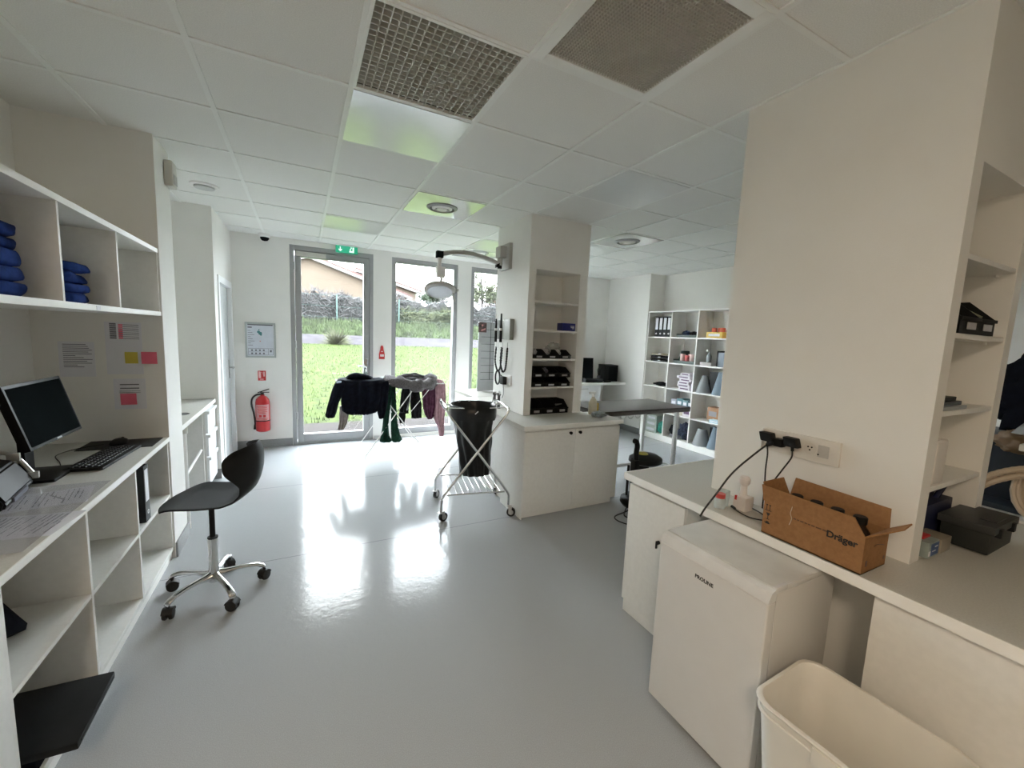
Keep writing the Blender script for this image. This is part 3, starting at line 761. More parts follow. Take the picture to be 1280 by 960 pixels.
# ================================================================== CENTRE COLUMN
def niche_shelves(nx0, nx1, yf, label):
    t = thing('niche_shelves', label, 'shelf', ((nx0+nx1)/2, yf+.15, 1.0))
    for z in (1.092, 1.366, 1.640, 1.905):
        m = MB(); m.box(nx0+.001, nx1-.001, yf+.004, yf+.299, z-.018, z, .001); s = obj('shelf', m, LAM, t)
        for x in (nx0+.012, nx1-.012):
            m = MB(); m.cyl((x, yf+.05, z-.018), (x, yf+.05, z-.03), .006, 8); obj('shelf_peg', m, WPLAS, s)
    return t
niche_shelves(NA[0], NA[1], .60, 'white shelves recessed in the centre column')
t = thing('base_cabinet', 'white two door cabinet at the foot of the centre column', 'cabinet', (1.95, .4, 0))
m = MB(); m.box(1.437, 2.47, .203, .598, .055, .785, .001); obj('body', m, LAM, t)
m = MB(); m.box(1.445, 2.44, .212, .59, 0, .055, .001); obj('plinth', m, LAM, t)
m = MB(); m.box(1.432, 1.4365, .181, .598, .0, .787, .001); obj('side_panel', m, LAM, t)
for k, (a, b, kx) in enumerate(((1.438, 1.9505, 1.896), (1.9545, 2.468, 1.998))):
    m = MB(); m.box(a, b, .181, .2, .06, .765, .0015); dr = obj('door', m, LAM, t)
    m = MB(); m.cyl((kx, .181, .735), (kx, .165, .735), .011, 16); m.cyl((kx, .168, .735), (kx, .160, .735), .014, 16); obj('knob', m, BLACK, dr)
t = thing('rear_cabinet', 'plain white cabinet block on the window side of the centre column', 'cabinet', (1.56, 1.2, 0))
m = MB(); m.box(1.475, 1.637, .60, 1.74, 0.0, .785, .002); m.box(1.637, 2.40, 1.302, 1.74, 0, .785, .002); obj('body', m, LAM, t)
t = thing('column_worktop', 'white worktop wrapping round the centre column', 'worktop', (1.9, .9, .79))
def slab(m, x0, x1, y0, y1, z0, z1): m.box(x0, x1, y0, y1, z0, z1, .002)
m = MB(); m.prism([(x, y, .788) for x, y in ((1.417, .161), (2.485, .161), (2.485, .598), (1.637, .598), (1.637, 1.302), (2.485, 1.302), (2.485, 1.76), (1.417, 1.76))], (0, 0, .036)); obj('top', m, LAMT, t, smooth=None)
m = MB(); m.box(1.7145, 2.2085, .60, .898, .80, .8245); obj('niche_base', m, LAMT, t)
m = MB(); m.box(1.414, 2.488, .158, .161, .787, WT, .001); m.box(1.414, 1.417, .158, 1.76, .787, WT, .001); obj('front_edge', m, EDGE, t)

def storage_bin(loc, rz, w, d, h, label, group, tag_=True, mm=None):
    """open fronted picking bin, front towards -y"""
    t = thing('storage_bin', label, 'storage bin', loc, rz, group)
    th = .004; m = MB()
    m.box(-w/2, w/2, -d/2, d/2, 0, th)
    m.box(-w/2, w/2, d/2-th, d/2, 0, h)
    m.box(-w/2, w/2, -d/2, -d/2+th, 0, h*.42)
    for s in (-1, 1):
        x = s*(w/2-th/2)
        m.prism([(x-th/2, -d/2, 0), (x-th/2, d/2, 0), (x-th/2, d/2, h), (x-th/2, -d/2+d*.38, h), (x-th/2, -d/2, h*.45)], (th, 0, 0))
    m.box(-w/2-.003, w/2+.003, -d/2-.006, -d/2, h*.36, h*.45, .001)
    obj('tray', m, BLACKM if mm is None else mm, t, local=True)
    m = MB(); m.box(-w*.22, w*.22, -d/2-.0075, -d/2-.0045 , h*.12, h*.30, .001); obj('label_holder', m, mat('label_grey', (.42, .42, .44), rough=.4), t, local=True)
    return t
def crumple(c, r, m_, label, cat, name, seed=0, sq=(1, 1, 1), amp=.3, group=None):
    m = MB(); bmesh.ops.create_icosphere(m.bm, subdivisions=4, radius=1.0)
    from mathutils import noise
    for v in m.bm.verts:
        n = noise.turbulence(v.co*2.2+Vector((seed*5, seed, 0)), 3, False)
        v.co = v.co*(1-amp/2+amp*n)
        v.co = Vector((c[0]+v.co.x*r*sq[0], c[1]+v.co.y*r*sq[1], max(c[2], c[2]+r*sq[2]*(.85+v.co.z))))
    o = obj(name, m, m_, smooth=70); tag(o, label, cat, group); return o

nA = NA[0]; yA = .60
G = 'black picking bins in the centre column niche'
side = ['left', 'middle', 'right']
for k in range(3):
    storage_bin((nA+.078+.148*k, yA+.12, 1.366), 0, .138, .22, .085, 'low black storage bin with plastic bags, %s on the middle shelf of the centre column' % side[k], G)
    crumple((nA+.075+.14*k, yA+.15, 1.385), .055, mat('white_packets', (.55, .55, .56), rough=.5, var=.2, vscale=40, bump=.5, bscale=80), 'white packets heaped in the %s bin on the middle shelf' % side[k], 'packets', 'medical_packets', k, (1, 1, .75))
crumple((nA+.33, yA+.17, 1.40), .06, CLEAR, 'clear bag standing behind the bins on the middle shelf', 'plastic bag', 'plastic_bag', 8, (1.6, .7, 1.2))
rowsA = [(0, 'lower left', .07, .12), (1, 'lower middle', .215, .14), (2, 'lower right', .36, .12)]
for r_, z in ((0, 1.092), (1, 1.185)):
    for k in range(3):
        storage_bin((nA+.078+.150*k, yA+.12, z), 0, .142, .22, .092, 'black storage bin in the %s row of the stacked bins, %s one' % (('lower', 'upper')[r_], side[k]), G)
        if r_ == 1: crumple((nA+.075+.145*k, yA+.15, z+.02), .05, BLACKF if k != 1 else INK, 'dark supplies filling the %s upper stacked bin' % side[k], 'supplies', 'medical_supplies', k+4, (1, 1.2, .7))
for k in range(3):
    storage_bin((nA+.078+.148*k, yA+.12, WT), 0, .140, .22, .125, 'black storage bin standing on the worktop inside the niche, %s of three' % side[k], G)
m = MB(); m.sheet([[(nA+.31+.01*j, yA+.04+.03*i, WT+.085-.01*i+.004*(j % 2)) for j in range(9)] for i in range(5)], .003); tag(obj('clear_packet', m, CLEAR), 'clear packet lying across the right bin in the niche', 'packet')
t = thing('glove_box', 'small dark blue box on the second shelf of the centre column', 'box', (nA+.41, yA+.08, 1.640))
m = MB(); m.box(nA+.335, nA+.485, yA+.02, yA+.12, 1.640, 1.715, .002); obj('carton', m, mat('deep_blue_card', (.012, .018, .15), rough=.4, var=.05), t)
m = MB()
m = MB(); m.box(nA+.425, nA+.470, yA+.019, yA+.02, 1.684, 1.690); m.box(nA+.430, nA+.472, yA+.019, yA+.02, 1.672, 1.678); m.box(nA+.445, nA+.470, yA+.019, yA+.02, 1.662, 1.667); obj('print', m, PAPER, t)

# surgical lamp
t = thing('examination_lamp', 'wall mounted examination lamp with arched grey arm on the centre column', 'lamp', (1.639, 1.06, 2.35))
GREYB = mat('warm_grey_enamel', (.44, .435, .41), rough=.4, var=.02)
m = MB(); m.box(1.602, 1.638, .955, 1.175, 2.225, 2.475, .006); obj('wall_plate', m, GREYB, t)
m = MB(); m.box(1.53, 1.602, 1.01, 1.12, 2.335, 2.445, .008); m.cyl((1.555, 1.065, 2.34), (1.555, 1.065, 2.26), .028); obj('bracket', m, GREYB, t)
m = MB(); m.cyl((1.555, 1.065, 2.262), (1.555, 1.065, 2.232), .022); m.obox((1.53, 1.06, 2.26), (.02, 0, .01), (0, .02, 0), (0, 0, .016), .004); obj('joint', m, BLACK, t)
m = MB(); m.tube(smooth_path([(1.545, 1.063, 2.275), (1.45, 1.055, 2.300), (1.25, 1.04, 2.332), (1.08, 1.02, 2.325), (.93, 1.0, 2.288)], 6), .021, 14); obj('arm', m, GREYB, t)
m = MB(); m.box(.885, .945, .97, 1.03, 2.25, 2.31, .006); obj('elbow_cap', m, SCREEN, t)
m = MB(); m.cyl((.915, 1.0, 2.25), (.915, 1.0, 2.17), .018); m.box(.883, .963, .965, 1.035, 2.075, 2.17, .008); m.cyl((.935, 1.0, 2.08), (.935, 1.0, 1.99), .013); obj('drop_arm', m, WPLAS, t)
ax = Vector((.10, .42, 1)).normalized()
m = MB(); m.lathe((.925, 1.0, 1.955), [(.001, -.012), (.13, -.012), (.142, -.005), (.146, .008), (.14, .022), (.11, .038), (.05, .046), (.001, .048)], ax, 40); hd = obj('lamp_head', m, mat('pale_lamp_shell', (.60, .60, .58), rough=.35), t)
m = MB(); m.lathe(Vector((.925, 1.0, 1.955))-ax*.0125, [(.001, 0), (.115, 0), (.115, -.002), (.001, -.002)], ax, 36); ln = obj('lens', m, mat('lens_grey', (.50, .52, .56), rough=.15, spec=.8), hd)
m = MB(); m.obox((1.055, 1.0, 1.965), (.035, 0, .006), (0, .05, 0), (0, 0, .012), .004); m.cyl((1.045, .99, 1.955), (1.062, .985, 1.865), .008, r2=.012); obj('handle', m, GREYB, t)

# otoscope set on the column side (x = 1.639)
XC = 1.638
t = thing('diagnostic_set', 'wall mounted otoscope set with coiled black cords on the centre column', 'diagnostic set', (XC, 1.04, 1.2))
m = MB(); m.box(XC-.045, XC, .86, 1.00, 1.53, 1.735, .005); m.box(XC-.03, XC, 1.01, 1.09, 1.53, 1.72, .004); m.box(XC-.03, XC, 1.125, 1.215, 1.53, 1.725, .004); obj('housing', m, mat('olive_grey_plastic', (.26, .265, .235), rough=.45), t)
m = MB()
for y in (1.17, 1.05):
    m.cyl((XC-.05, y, 1.50), (XC-.05, y, 1.62), .014); m.cyl((XC-.05, y, 1.64), (XC-.05, y, 1.74 if y > 1.1 else 1.79), .013, r2=.008)
obj('handle', m, BLACK, t)
m = MB()
for y in (1.17, 1.05): m.cyl((XC-.05, y, 1.618), (XC-.05, y, 1.642), .016)
m.cyl((XC-.04, 1.20, 1.70), (XC-.04, 1.20, 1.79), .003); m.cyl((XC-.04, 1.15, 1.70), (XC-.04, 1.15, 1.78), .003)
for y in (1.18, 1.14, 1.04, .925): m.cyl((XC-.03, y, 1.50), (XC-.03, y, 1.44), .003)
obj('metal_ring', m, STEEL, t)
m = MB()
for ya, yb in ((1.19, 1.045), (1.06, .925)):
    pts = smooth_path([(XC-.03, ya, 1.45), (XC-.035, ya+.005, 1.30), (XC-.035, (ya*.7+yb*.3), 1.215), (XC-.035, (ya+yb)/2-.01, 1.205), (XC-.035, (yb*.85+ya*.15), 1.24), (XC-.035, yb, 1.34), (XC-.03, yb, 1.45)], 14)
    m.tube(pts, .010, 8, rs=[.0085+.0025*sin(i*2.1) for i in range(len(pts))])
obj('coiled_cord', m, RUBBER, t)
t = thing('wall_socket', 'white wall socket on the centre column with a black plug', 'socket', (XC, .93, 1.12))
m = MB(); m.box(XC-.012, XC, .865, 1.03, 1.075, 1.175, .004); obj('plate', m, WPLAS, t)
m = MB(); m.cyl((XC-.012, .905, 1.125), (XC-.014, .905, 1.125), .026, 20); obj('socket_face', m, PAPER, t)
t = thing('power_plug', 'black plug with looped cable in the centre column socket', 'plug', (XC-.03, 1.0, 1.1))
m = MB(); m.obox((XC-.035, .985, 1.115), (.022, 0, 0), (0, .036, .0), (0, .005, .04), .008); obj('body', m, BLACK, t)
m = MB(); m.tube([(XC-.03, 1.13+.055*cos(a), 1.13+.07*sin(a)) for a in [2*pi*k/24 for k in range(24)]], .009, 8, closed=True); m.tube(smooth_path([(XC-.03, 1.08, 1.15), (XC-.03, 1.05, 1.16), (XC-.03, 1.0, 1.14)]), .007, 8); m.tube(smooth_path([(XC-.03, .99, 1.08), (XC-.025, .985, .98), (XC-.02, 1.02, .93)]), .003, 6); obj('cable', m, RUBBER, t)
for k, (y, h, lab) in enumerate(((.995, .13, 'taller grey handheld wand standing under the wall socket'), (1.10, .12, 'shorter grey handheld wand standing behind the trolley rim'))):
    t = thing('otoscope_handle', lab, 'medical instrument', (XC-.07, y, WT))
    m = MB(); m.lathe((XC-.07, y, WT), [(.020, 0), (.017, .01), (.014, .03), (.014, h), (.022, h+.01), (.018, h+.03), (.001, h+.032)], seg=18); obj('body', m, mat('dark_grey_plastic', (.10, .10, .10), rough=.4), t)
    m = MB(); m.obox((XC-.072, y-.012, WT+h+.035), (.008, 0, .004), (0, .02, .005), (0, 0, .010), .003); obj('head', m, STEEL, t)
t = thing('charging_dock', 'small black charging base behind the trolley on the worktop', 'charger', (XC-.10, 1.16, WT))
m = MB(); m.box(XC-.15, XC-.04, 1.13, 1.22, WT, WT+.035, .006); obj('body', m, BLACK, t)
m = MB(); m.tube(smooth_path([(XC-.05, 1.2, WT+.03), (XC-.02, 1.23, WT+.1), (XC-.02, 1.2, WT+.16), (XC-.05, 1.14, WT+.12)]), .003, 6); obj('cable', m, RUBBER, t)

# plastic bag and spray bottle at the right end of the worktop
crumple((2.33, .33, WT), .075, mat('bluish_plastic_bag', (.34, .40, .44), rough=.35, var=.25, vscale=30, bump=.6, bscale=50), 'crumpled bluish plastic bag on the right end of the centre worktop', 'plastic bag', 'plastic_bag', 3, (1.35, 1.0, .42), .5)
t = thing('spray_bottle', 'whitish bottle with yellow stripe standing behind the crumpled bag', 'bottle', (2.36, .47, WT))
m = MB(); m.lathe((2.36, .47, WT), [(.001, 0), (.042, .0), (.044, .01), (.044, .11), (.03, .15), (.016, .165), (.016, .18)], seg=24); obj('body', m, mat('milky_cream_plastic', (.60, .56, .44), rough=.3), t)
m = MB(); m.lathe((2.36, .47, WT+.178), [(.018, 0), (.018, .025), (.01, .03)], seg=18); m.box(2.31, 2.385, .46, .48, WT+.205, WT+.225, .004); obj('spray_head', m, WPLAS, t)
m = MB(); m.obox((2.402, .455, WT+.06), (.006, 0, 0), (0, .016, 0), (0, 0, .055), .003); obj('yellow_stripe', m, mat('yellow_print', (.6, .42, .05), rough=.4), t)

# ================================================================== BAG TROLLEY
ez = radians(-10.8)
TRX = (1.128, .596, 0)
t = thing('waste_bag_trolley', 'chrome folding bag trolley on castors in front of the centre column', 'trolley', TRX, ez)
W_, D_ = .293, .248
for s, nm in ((1, 'a'), (-1, 'b')):
    # U shaped frame: feet at x = +s W, top bar at x = -s .26
    pf = [(s*W_, -D_, .085), (s*W_, -D_, .16), (s*(W_-.008), -D_, .205), (s*.24, -D_, .27), (-s*.24, -D_, .90), (-s*.258, -D_+.004, .935), (-s*.262, -D_+.03, .955), (-s*.262, 0, .957)]
    p2 = [(x, -y, z) for x, y, z in reversed(pf[:-1])]
    m = MB(); off = .006*s
    m.tube([(x, y+off, z) for x, y, z in smooth_path(pf[:4], 4)[:-1]+[Vector(p) for p in pf[3:]]+[Vector(p) for p in p2[:4]]+[Vector(q) for q in smooth_path(p2[3:], 4)]], .0105, 12)
    obj('cross_frame', m, CHROME, t, local=True)
m = MB(); m.tube([(.196*cos(a), .196*sin(a), .945) for a in [2*pi*k/40 for k in range(40)]], .006, 10, closed=True)
for sx in (-1, 1):
    m.cyl((sx*.19, .0, .945), (sx*.262, 0, .957), .006)
    m.cyl((sx*.10, -.17, .945), (sx*.26, -.2, .957), .004)
obj('ring', m, CHROME, t, local=True)
m = MB()
for sy in (-1, 1): m.cyl((-.25, sy*D_, .225), (.25, sy*D_, .225), .007)
for k in range(9):
    x = -.215+.43*k/8; m.cyl((x, -D_, .225), (x, D_, .225), .0028, 8)
obj('wire_shelf', m, CHROME, t, local=True)
m = MB()
for sy in (-1, 1): m.cyl((-.0, sy*(D_+.012), .582), (0, sy*(D_-.02), .582), .008)
obj('pivot', m, STEEL, t, local=True)
for k, (sx, sy, a) in enumerate(((-1, -1, .5), (1, -1, -.3), (-1, 1, .9), (1, 1, .3))):
    c = Vector((sx*W_, sy*D_, 0)); dx = Vector((cos(a), sin(a), 0)); dy = Vector((-sin(a), cos(a), 0))
    w = c+dx*.022+Vector((0, 0, .038))
    m = MB(); m.cyl(w-dy*.012, w+dy*.012, .038, 24); cs = obj('castor', m, RUBBER, t, local=True)
    m = MB(); m.cyl(w-dy*.0135, w+dy*.0135, .022, 20)
    for s in (-1, 1): m.obox(w+dy*s*.017+Vector((0, 0, .022))-dx*.008, dx*.014, dy*.0015, Vector((0, 0, .032)), .001)
    m.obox(c+Vector((0, 0, .078))+dx*.004, dx*.026, dy*.02, Vector((0, 0, .003)), .002); m.cyl(c+Vector((0, 0, .078)), c+Vector((0, 0, .10)), .012)
    obj('fork', m, STEEL, cs, local=True)
# the bag itself
t = thing('bin_bag', 'black bin liner hanging in the chrome folding trolley', 'bag', TRX, ez)
from mathutils import noise as NZ
m = MB(); rings = []
N = 72
for k in range(22):
    f = k/21; z = .935-.62*f
    r = .19-.055*f**.8
    ring = []
    for q in range(N):
        a = 2*pi*q/N
        pl = .010*sin(a*11+2*sin(f*3))*min(1, .3+f*1.3)+.012*NZ.noise(Vector((cos(a)*2.5, sin(a)*2.5, f*5)))
        fl = 1-.30*f*abs(sin(a))
        rr = (r+pl)*fl
        ring.append((rr*cos(a)+.035*f, rr*sin(a), z))
    rings.append(ring)
m.ring_loft(rings, False, True); body = obj('liner', m, BAGB, t, local=True, smooth=80)
m = MB(); rings = []
for (dr, z) in ((-.012, .90), (-.008, .945), (.0, .956), (.010, .948), (.014, .90), (.013, .855), (.009, .835)):
    rings.append([((.196+dr+.005*NZ.noise(Vector((cos(a)*6, sin(a)*6, z*9))))*cos(a), (.196+dr+.005*NZ.noise(Vector((cos(a)*6+9, sin(a)*6, z*9))))*sin(a), z+(.02*NZ.noise(Vector((cos(a)*3, sin(a)*3, 4))) if z < .88 else 0)) for a in [2*pi*q/N for q in range(N)]])
m.ring_loft(rings, False, False); obj('folded_rim', m, BAGB, t, local=True, smooth=80)
m = MB(); m.obox((-.01, -.213, .915), (.013, 0, .012), (0, .002, 0), (-.003, 0, .003), .001); obj('paper_tag', m, PAPER, t, local=True)

# ================================================================== DRYING RACK AND LAUNDRY
t = thing('drying_rack', 'thin white winged laundry rack standing in front of the windows', 'drying rack', (.80, 2.55, 0))
Y0r, Y1r = 2.36, 2.95
zt = .925
m = MB()
for s, fx, tx in ((1, 1.20, .56), (-1, .44, 1.06)):
    m.tube([(tx, Y0r, zt-.02), (fx, Y0r, .02), (fx, Y0r, .006), (fx, Y0r+.02, .006), (fx, Y1r-.02, .006), (fx, Y1r, .006), (fx, Y1r, .02), (tx, Y1r, zt-.02)], .0065, 8)
obj('leg_frame', m, WPLAS, t)
m = MB()
m.tube([(.50, Y0r, zt), (1.08, Y0r, zt), (1.08, Y1r, zt), (.50, Y1r, zt)], .006, 8, closed=True)
for k in range(1, 7): m.cyl((.50+.083*k, Y0r, zt), (.50+.083*k, Y1r, zt), .0025, 6)
obj('top_frame', m, WPLAS, t)
for s, xa, xb in ((-1, .50, .16), (1, 1.08, 1.42)):
    m = MB(); m.tube([(xa, Y0r, zt), (xb, Y0r, zt-.01), (xb, Y1r, zt-.01), (xa, Y1r, zt)], .006, 8)
    for k in range(1, 4): m.cyl((xa+(xb-xa)*k/4, Y0r, zt), (xa+(xb-xa)*k/4, Y1r, zt), .0025, 6)
    for yy in (Y0r, Y1r): m.cyl((xa+(xb-xa)*.6, yy, zt-.01), (.88+(.12 if s > 0 else -.12), yy, .44+.13), .004, 8)
    obj('wing', m, WPLAS, t)

def hang(name, rows, m_, label=None, cat=None, parent=None, folds=5, amp=.010, n=40, group=None, seed=0, noise_a=.006, flat_pow=.6):
    """rows (z, xl, xr, y, half thickness) from top to bottom -> closed garment volume"""
    # resample
    rr = []
    for i in range(len(rows)-1):
        for k in range(4):
            f = k/4; rr.append([a+(b-a)*f for a, b in zip(rows[i], rows[i+1])])
    rr.append(list(rows[-1])); H = len(rr)
    mb = MB(); rings = []
    for i, (z, xl, xr, y, th) in enumerate(rr):
        cx, hw = (xl+xr)/2, (xr-xl)/2; ring = []; f = i/(H-1)
        for q in range(n):
            a = 2*pi*q/n; u = cos(a); v = sin(a)
            px = cx+hw*u; ee = th*(abs(v)**flat_pow)*(1 if v >= 0 else -1)
            fo = amp*(.25+.75*f)*sin(folds*pi*u+seed+1.3*sin(f*2.1+seed))
            d = NZ.noise_vector(Vector((px*9, z*9, seed+v)))*noise_a
            ring.append((px+d.x, y+ee+fo+d.y, z+d.z*.8))
        rings.append(ring)
    mb.ring_loft(rings)
    o = obj(name, mb, m_, parent, smooth=75)
    if parent is None: tag(o, label, cat, group)
    return o
# navy fleece jacket: body, sleeves, collar
JN = dict(noise_a=.014, n=64)
J = thing('jacket', 'navy zip fleece jacket draped over the left wing of the drying rack', 'jacket', (.40, 2.4, .56))
hang('body', [(.985, .20, .62, 2.50, .05), (.972, .15, .68, 2.48, .16), (.93, .135, .70, 2.43, .14), (.84, .165, .69, 2.37, .085), (.72, .175, .66, 2.33, .06), (.63, .19, .60, 2.32, .05), (.585, .24, .56, 2.32, .045), (.57, .30, .50, 2.32, .03)], NAVY, parent=J, folds=5, amp=.022, **JN)
hang('left_sleeve', [(.965, .13, .21, 2.40, .05), (.93, .105, .225, 2.37, .055), (.82, .070, .19, 2.34, .05), (.68, .030, .145, 2.32, .045), (.58, .003, .115, 2.31, .04), (.553, .012, .105, 2.31, .036)], NAVY, parent=J, folds=2, amp=.009, **JN)
hang('right_sleeve', [(.955, .60, .72, 2.40, .05), (.90, .595, .735, 2.37, .055), (.75, .575, .715, 2.34, .05), (.60, .585, .69, 2.33, .045), (.515, .60, .67, 2.32, .036)], NAVY, parent=J, folds=2, amp=.009, **JN)
m = MB(); m.tube(smooth_path([(.27, 2.50, .97), (.31, 2.45, 1.005), (.37, 2.42, 1.02), (.43, 2.42, 1.01), (.48, 2.45, .985), (.52, 2.50, .965)]), .042, 12, rs=None); m.jitter(.012, 12); obj('collar', m, NAVY, J)
m = MB(); m.tube(smooth_path([(.20, 2.352, .935), (.30, 2.335, .945), (.42, 2.33, .935), (.50, 2.335, .945), (.58, 2.345, .935)]), .006, 6); obj('zip', m, mat('grey_zip', (.28, .30, .36), rough=.4), J)
m = MB(); m.obox((.155, 2.335, .955), (.025, 0, .004), (0, .006, 0), (0, 0, .010), .003); obj('shoulder_label', m, mat('pale_blue_label', (.5, .6, .75)), J)
T = hang('scarf', [(.66, .17, .26, 2.42, .03), (.56, .165, .27, 2.41, .03), (.46, .155, .25, 2.40, .028), (.38, .140, .21, 2.40, .022)], TAUPE, 'taupe scarf end hanging below the navy jacket on the drying rack', 'scarf', folds=3, amp=.014)
P = thing('trousers', 'dark green flared trousers hanging on the drying rack next to the navy jacket', 'trousers', (.76, 2.45, .2))
hang('waist', [(.955, .69, .80, 2.52, .10), (.90, .70, .815, 2.42, .07), (.80, .71, .81, 2.40, .05)], DGREEN, parent=P, folds=2)
hang('left_leg', [(.82, .70, .765, 2.38, .04), (.62, .675, .745, 2.38, .035), (.42, .655, .725, 2.38, .032), (.27, .635, .735, 2.38, .034), (.205, .622, .765, 2.38, .036), (.19, .64, .75, 2.38, .03)], DGREEN, parent=P, folds=2, amp=.008)
hang('right_leg', [(.82, .755, .815, 2.42, .04), (.62, .762, .825, 2.42, .035), (.42, .765, .845, 2.42, .032), (.27, .765, .875, 2.42, .034), (.20, .77, .905, 2.42, .036), (.175, .785, .88, 2.42, .03)], DGREEN, parent=P, folds=2, amp=.008)
hang('towel', [(.99, .67, .76, 2.56, .03), (.965, .65, .79, 2.54, .07), (.93, .66, .79, 2.50, .06)], PALE, 'pale mint cloth lying on the drying rack between jacket and grey fleece', 'cloth', folds=3)
B = thing('coat', 'grey fleece lined coat lying rolled open on top of the drying rack', 'coat', (1.02, 2.55, .85))
m = MB(); rim = []
for k in range(56):
    a = 2*pi*k/56; rim.append((1.015+.285*cos(a), 2.50+.20*sin(a), .935+.015*sin(2*a+.6)+.012*sin(5*a)-(.015 if sin(a) < 0 else 0)))
m.tube(rim, .07, 16, closed=True, rs=[.068+.010*sin(k*.9)+.006*sin(k*2.3) for k in range(56)]); m.jitter(.022, 14); m.jitter(.010, 55, 4); obj('fleece_roll', m, FUR, B, smooth=80)
m = MB(); m.ring_loft([[(1.02+r*.30*cos(a), 2.55+r*.19*sin(a), .935+.02*(1-r)+.012*sin(3*a+r*7)) for a in [2*pi*k/36 for k in range(36)]] for r in (1, .8, .6, .4, .2, .02)], False, True); m.jitter(.015, 14); obj('lining', m, BLACKF, B, smooth=80)
m = MB()
for k, (pts) in enumerate(([(.86, 2.5, .99), (.98, 2.46, 1.02), (1.12, 2.5, 1.0)], [(.95, 2.55, .985), (1.08, 2.56, 1.025), (1.20, 2.52, .99)])): m.tube(smooth_path(pts), .018, 10)
m.jitter(.01, 20); obj('sleeve_fold', m, mat('dark_grey_fabric', (.08, .075, .085), rough=.9), B)
m = MB(); m.tube(smooth_path([(.79, 2.34, .90), (.785, 2.33, .80), (.80, 2.33, .72)]), .007, 6); m.tube(smooth_path([(.76, 2.34, .88), (.75, 2.33, .80), (.73, 2.33, .69)]), .004, 6); obj('drawstring', m, BLACKF, B)
Q = thing('black_trousers', 'black and grey trousers hanging under the grey fleece coat', 'trousers', (1.02, 2.6, .42))
hang('left_leg', [(.90, .95, 1.05, 2.62, .04), (.78, .925, 1.04, 2.60, .035), (.62, .905, 1.02, 2.60, .032), (.50, .90, 1.02, 2.60, .03)], BLACKF, parent=Q, folds=3)
hang('right_leg', [(.90, 1.05, 1.13, 2.62, .04), (.78, 1.04, 1.16, 2.60, .035), (.62, 1.04, 1.19, 2.60, .032), (.43, 1.06, 1.19, 2.60, .03)], BLACKF, parent=Q, folds=3)
hang('cuff', [(.52, .885, .97, 2.56, .028), (.46, .885, .975, 2.56, .03), (.385, .90, .96, 2.56, .028)], BLACKF, parent=Q, folds=1)
m = MB(); m.tube(smooth_path([(1.035, 2.562, .86), (1.03, 2.558, .70), (.99, 2.558, .55)]), .008, 6); obj('side_stripe', m, mat('grey_piping', (.35, .35, .36)), Q)
hang('purple_top', [(.955, 1.15, 1.35, 2.56, .06), (.90, 1.155, 1.37, 2.50, .05), (.75, 1.165, 1.37, 2.46, .035), (.60, 1.17, 1.36, 2.45, .035), (.50, 1.20, 1.33, 2.45, .03), (.44, 1.24, 1.29, 2.45, .02)], PURP, 'dark purple top hanging on the right wing of the drying rack', 'top', folds=5, amp=.018)
hang('mauve_cardigan', [(.955, 1.33, 1.43, 2.50, .06), (.90, 1.33, 1.47, 2.46, .05), (.75, 1.33, 1.475, 2.44, .04), (.60, 1.31, 1.475, 2.44, .04), (.45, 1.32, 1.465, 2.44, .035), (.30, 1.385, 1.465, 2.44, .03), (.20, 1.40, 1.455, 2.44, .024)], MAUVE, 'pale mauve cardigan with long sleeve at the right end of the drying rack', 'cardigan', folds=4, amp=.014)

# ================================================================== SWIVEL CHAIR
CH = (-.695, .02, 0)
t = thing('swivel_chair', 'black shell swivel chair on a chrome five star base by the left desk', 'chair', CH, radians(168))
# local: forward = +x
def shell(s, w):
    """s 0 (front edge) .. 1 (top of back), w -1 .. 1"""
    prof = [(0, .235, -.005, .172), (.08, .215, .000, .195), (.22, .13, .012, .215), (.38, .02, .006, .215), (.50, -.09, .002, .195), (.58, -.15, .016, .160), (.65, -.195, .055, .130), (.72, -.222, .115, .135), (.80, -.238, .185, .175), (.87, -.240, .245, .205), (.93, -.232, .295, .190), (1.0, -.220, .330, .115)]
    for i in range(len(prof)-1):
        if s <= prof[i+1][0]+1e-9: break
    f = (s-prof[i][0])/(prof[i+1][0]-prof[i][0]); f = max(0, min(1, f)); g = f*f*(3-2*f)*.35+f*.65
    x, z, hw = (prof[i][k]+(prof[i+1][k]-prof[i][k])*g for k in (1, 2, 3))
    b = max(0, min(1, (s-.55)/.3))              # how much "back"
    y = hw*w
    wrap = (abs(w)**2.2)
    x += b*wrap*.13*min(1, hw/.17)
    z += (1-b)*wrap*.012*min(1, s/.15)
    z += b*wrap*(-.035)
    x -= (abs(w)**3)*.05*max(0, 1-s/.25)
    return (x-.025, y, z+.575)
m = MB(); m.sheet([[shell(i/34, -1+2*j/18) for j in range(19)] for i in range(35)], .011)
o = obj('seat_shell', m, BLACKM, t, local=True, smooth=80)
md = o.modifiers.new('smooth', 'SUBSURF'); md.levels = 1; md.render_levels = 2
m = MB(); m.box(-.09, .09, -.07, .07, .545, .566, .006); m.box(-.03, .03, -.15, .04, .548, .556, .003); obj('mechanism', m, BLACK, t, local=True)
m = MB(); m.cyl((0, 0, .33), (0, 0, .548), .014, 20); m.cyl((0, 0, .335), (0, 0, .345), .026, 20); obj('gas_lift', m, BLACK, t, local=True)
m = MB(); m.lathe((0, 0, .075), [(.028, 0), (.030, .02), (.030, .05), (.026, .08), (.026, .262), (.020, .266)], seg=28); obj('column', m, CHROME, t, local=True)
a0 = radians(-135-168)
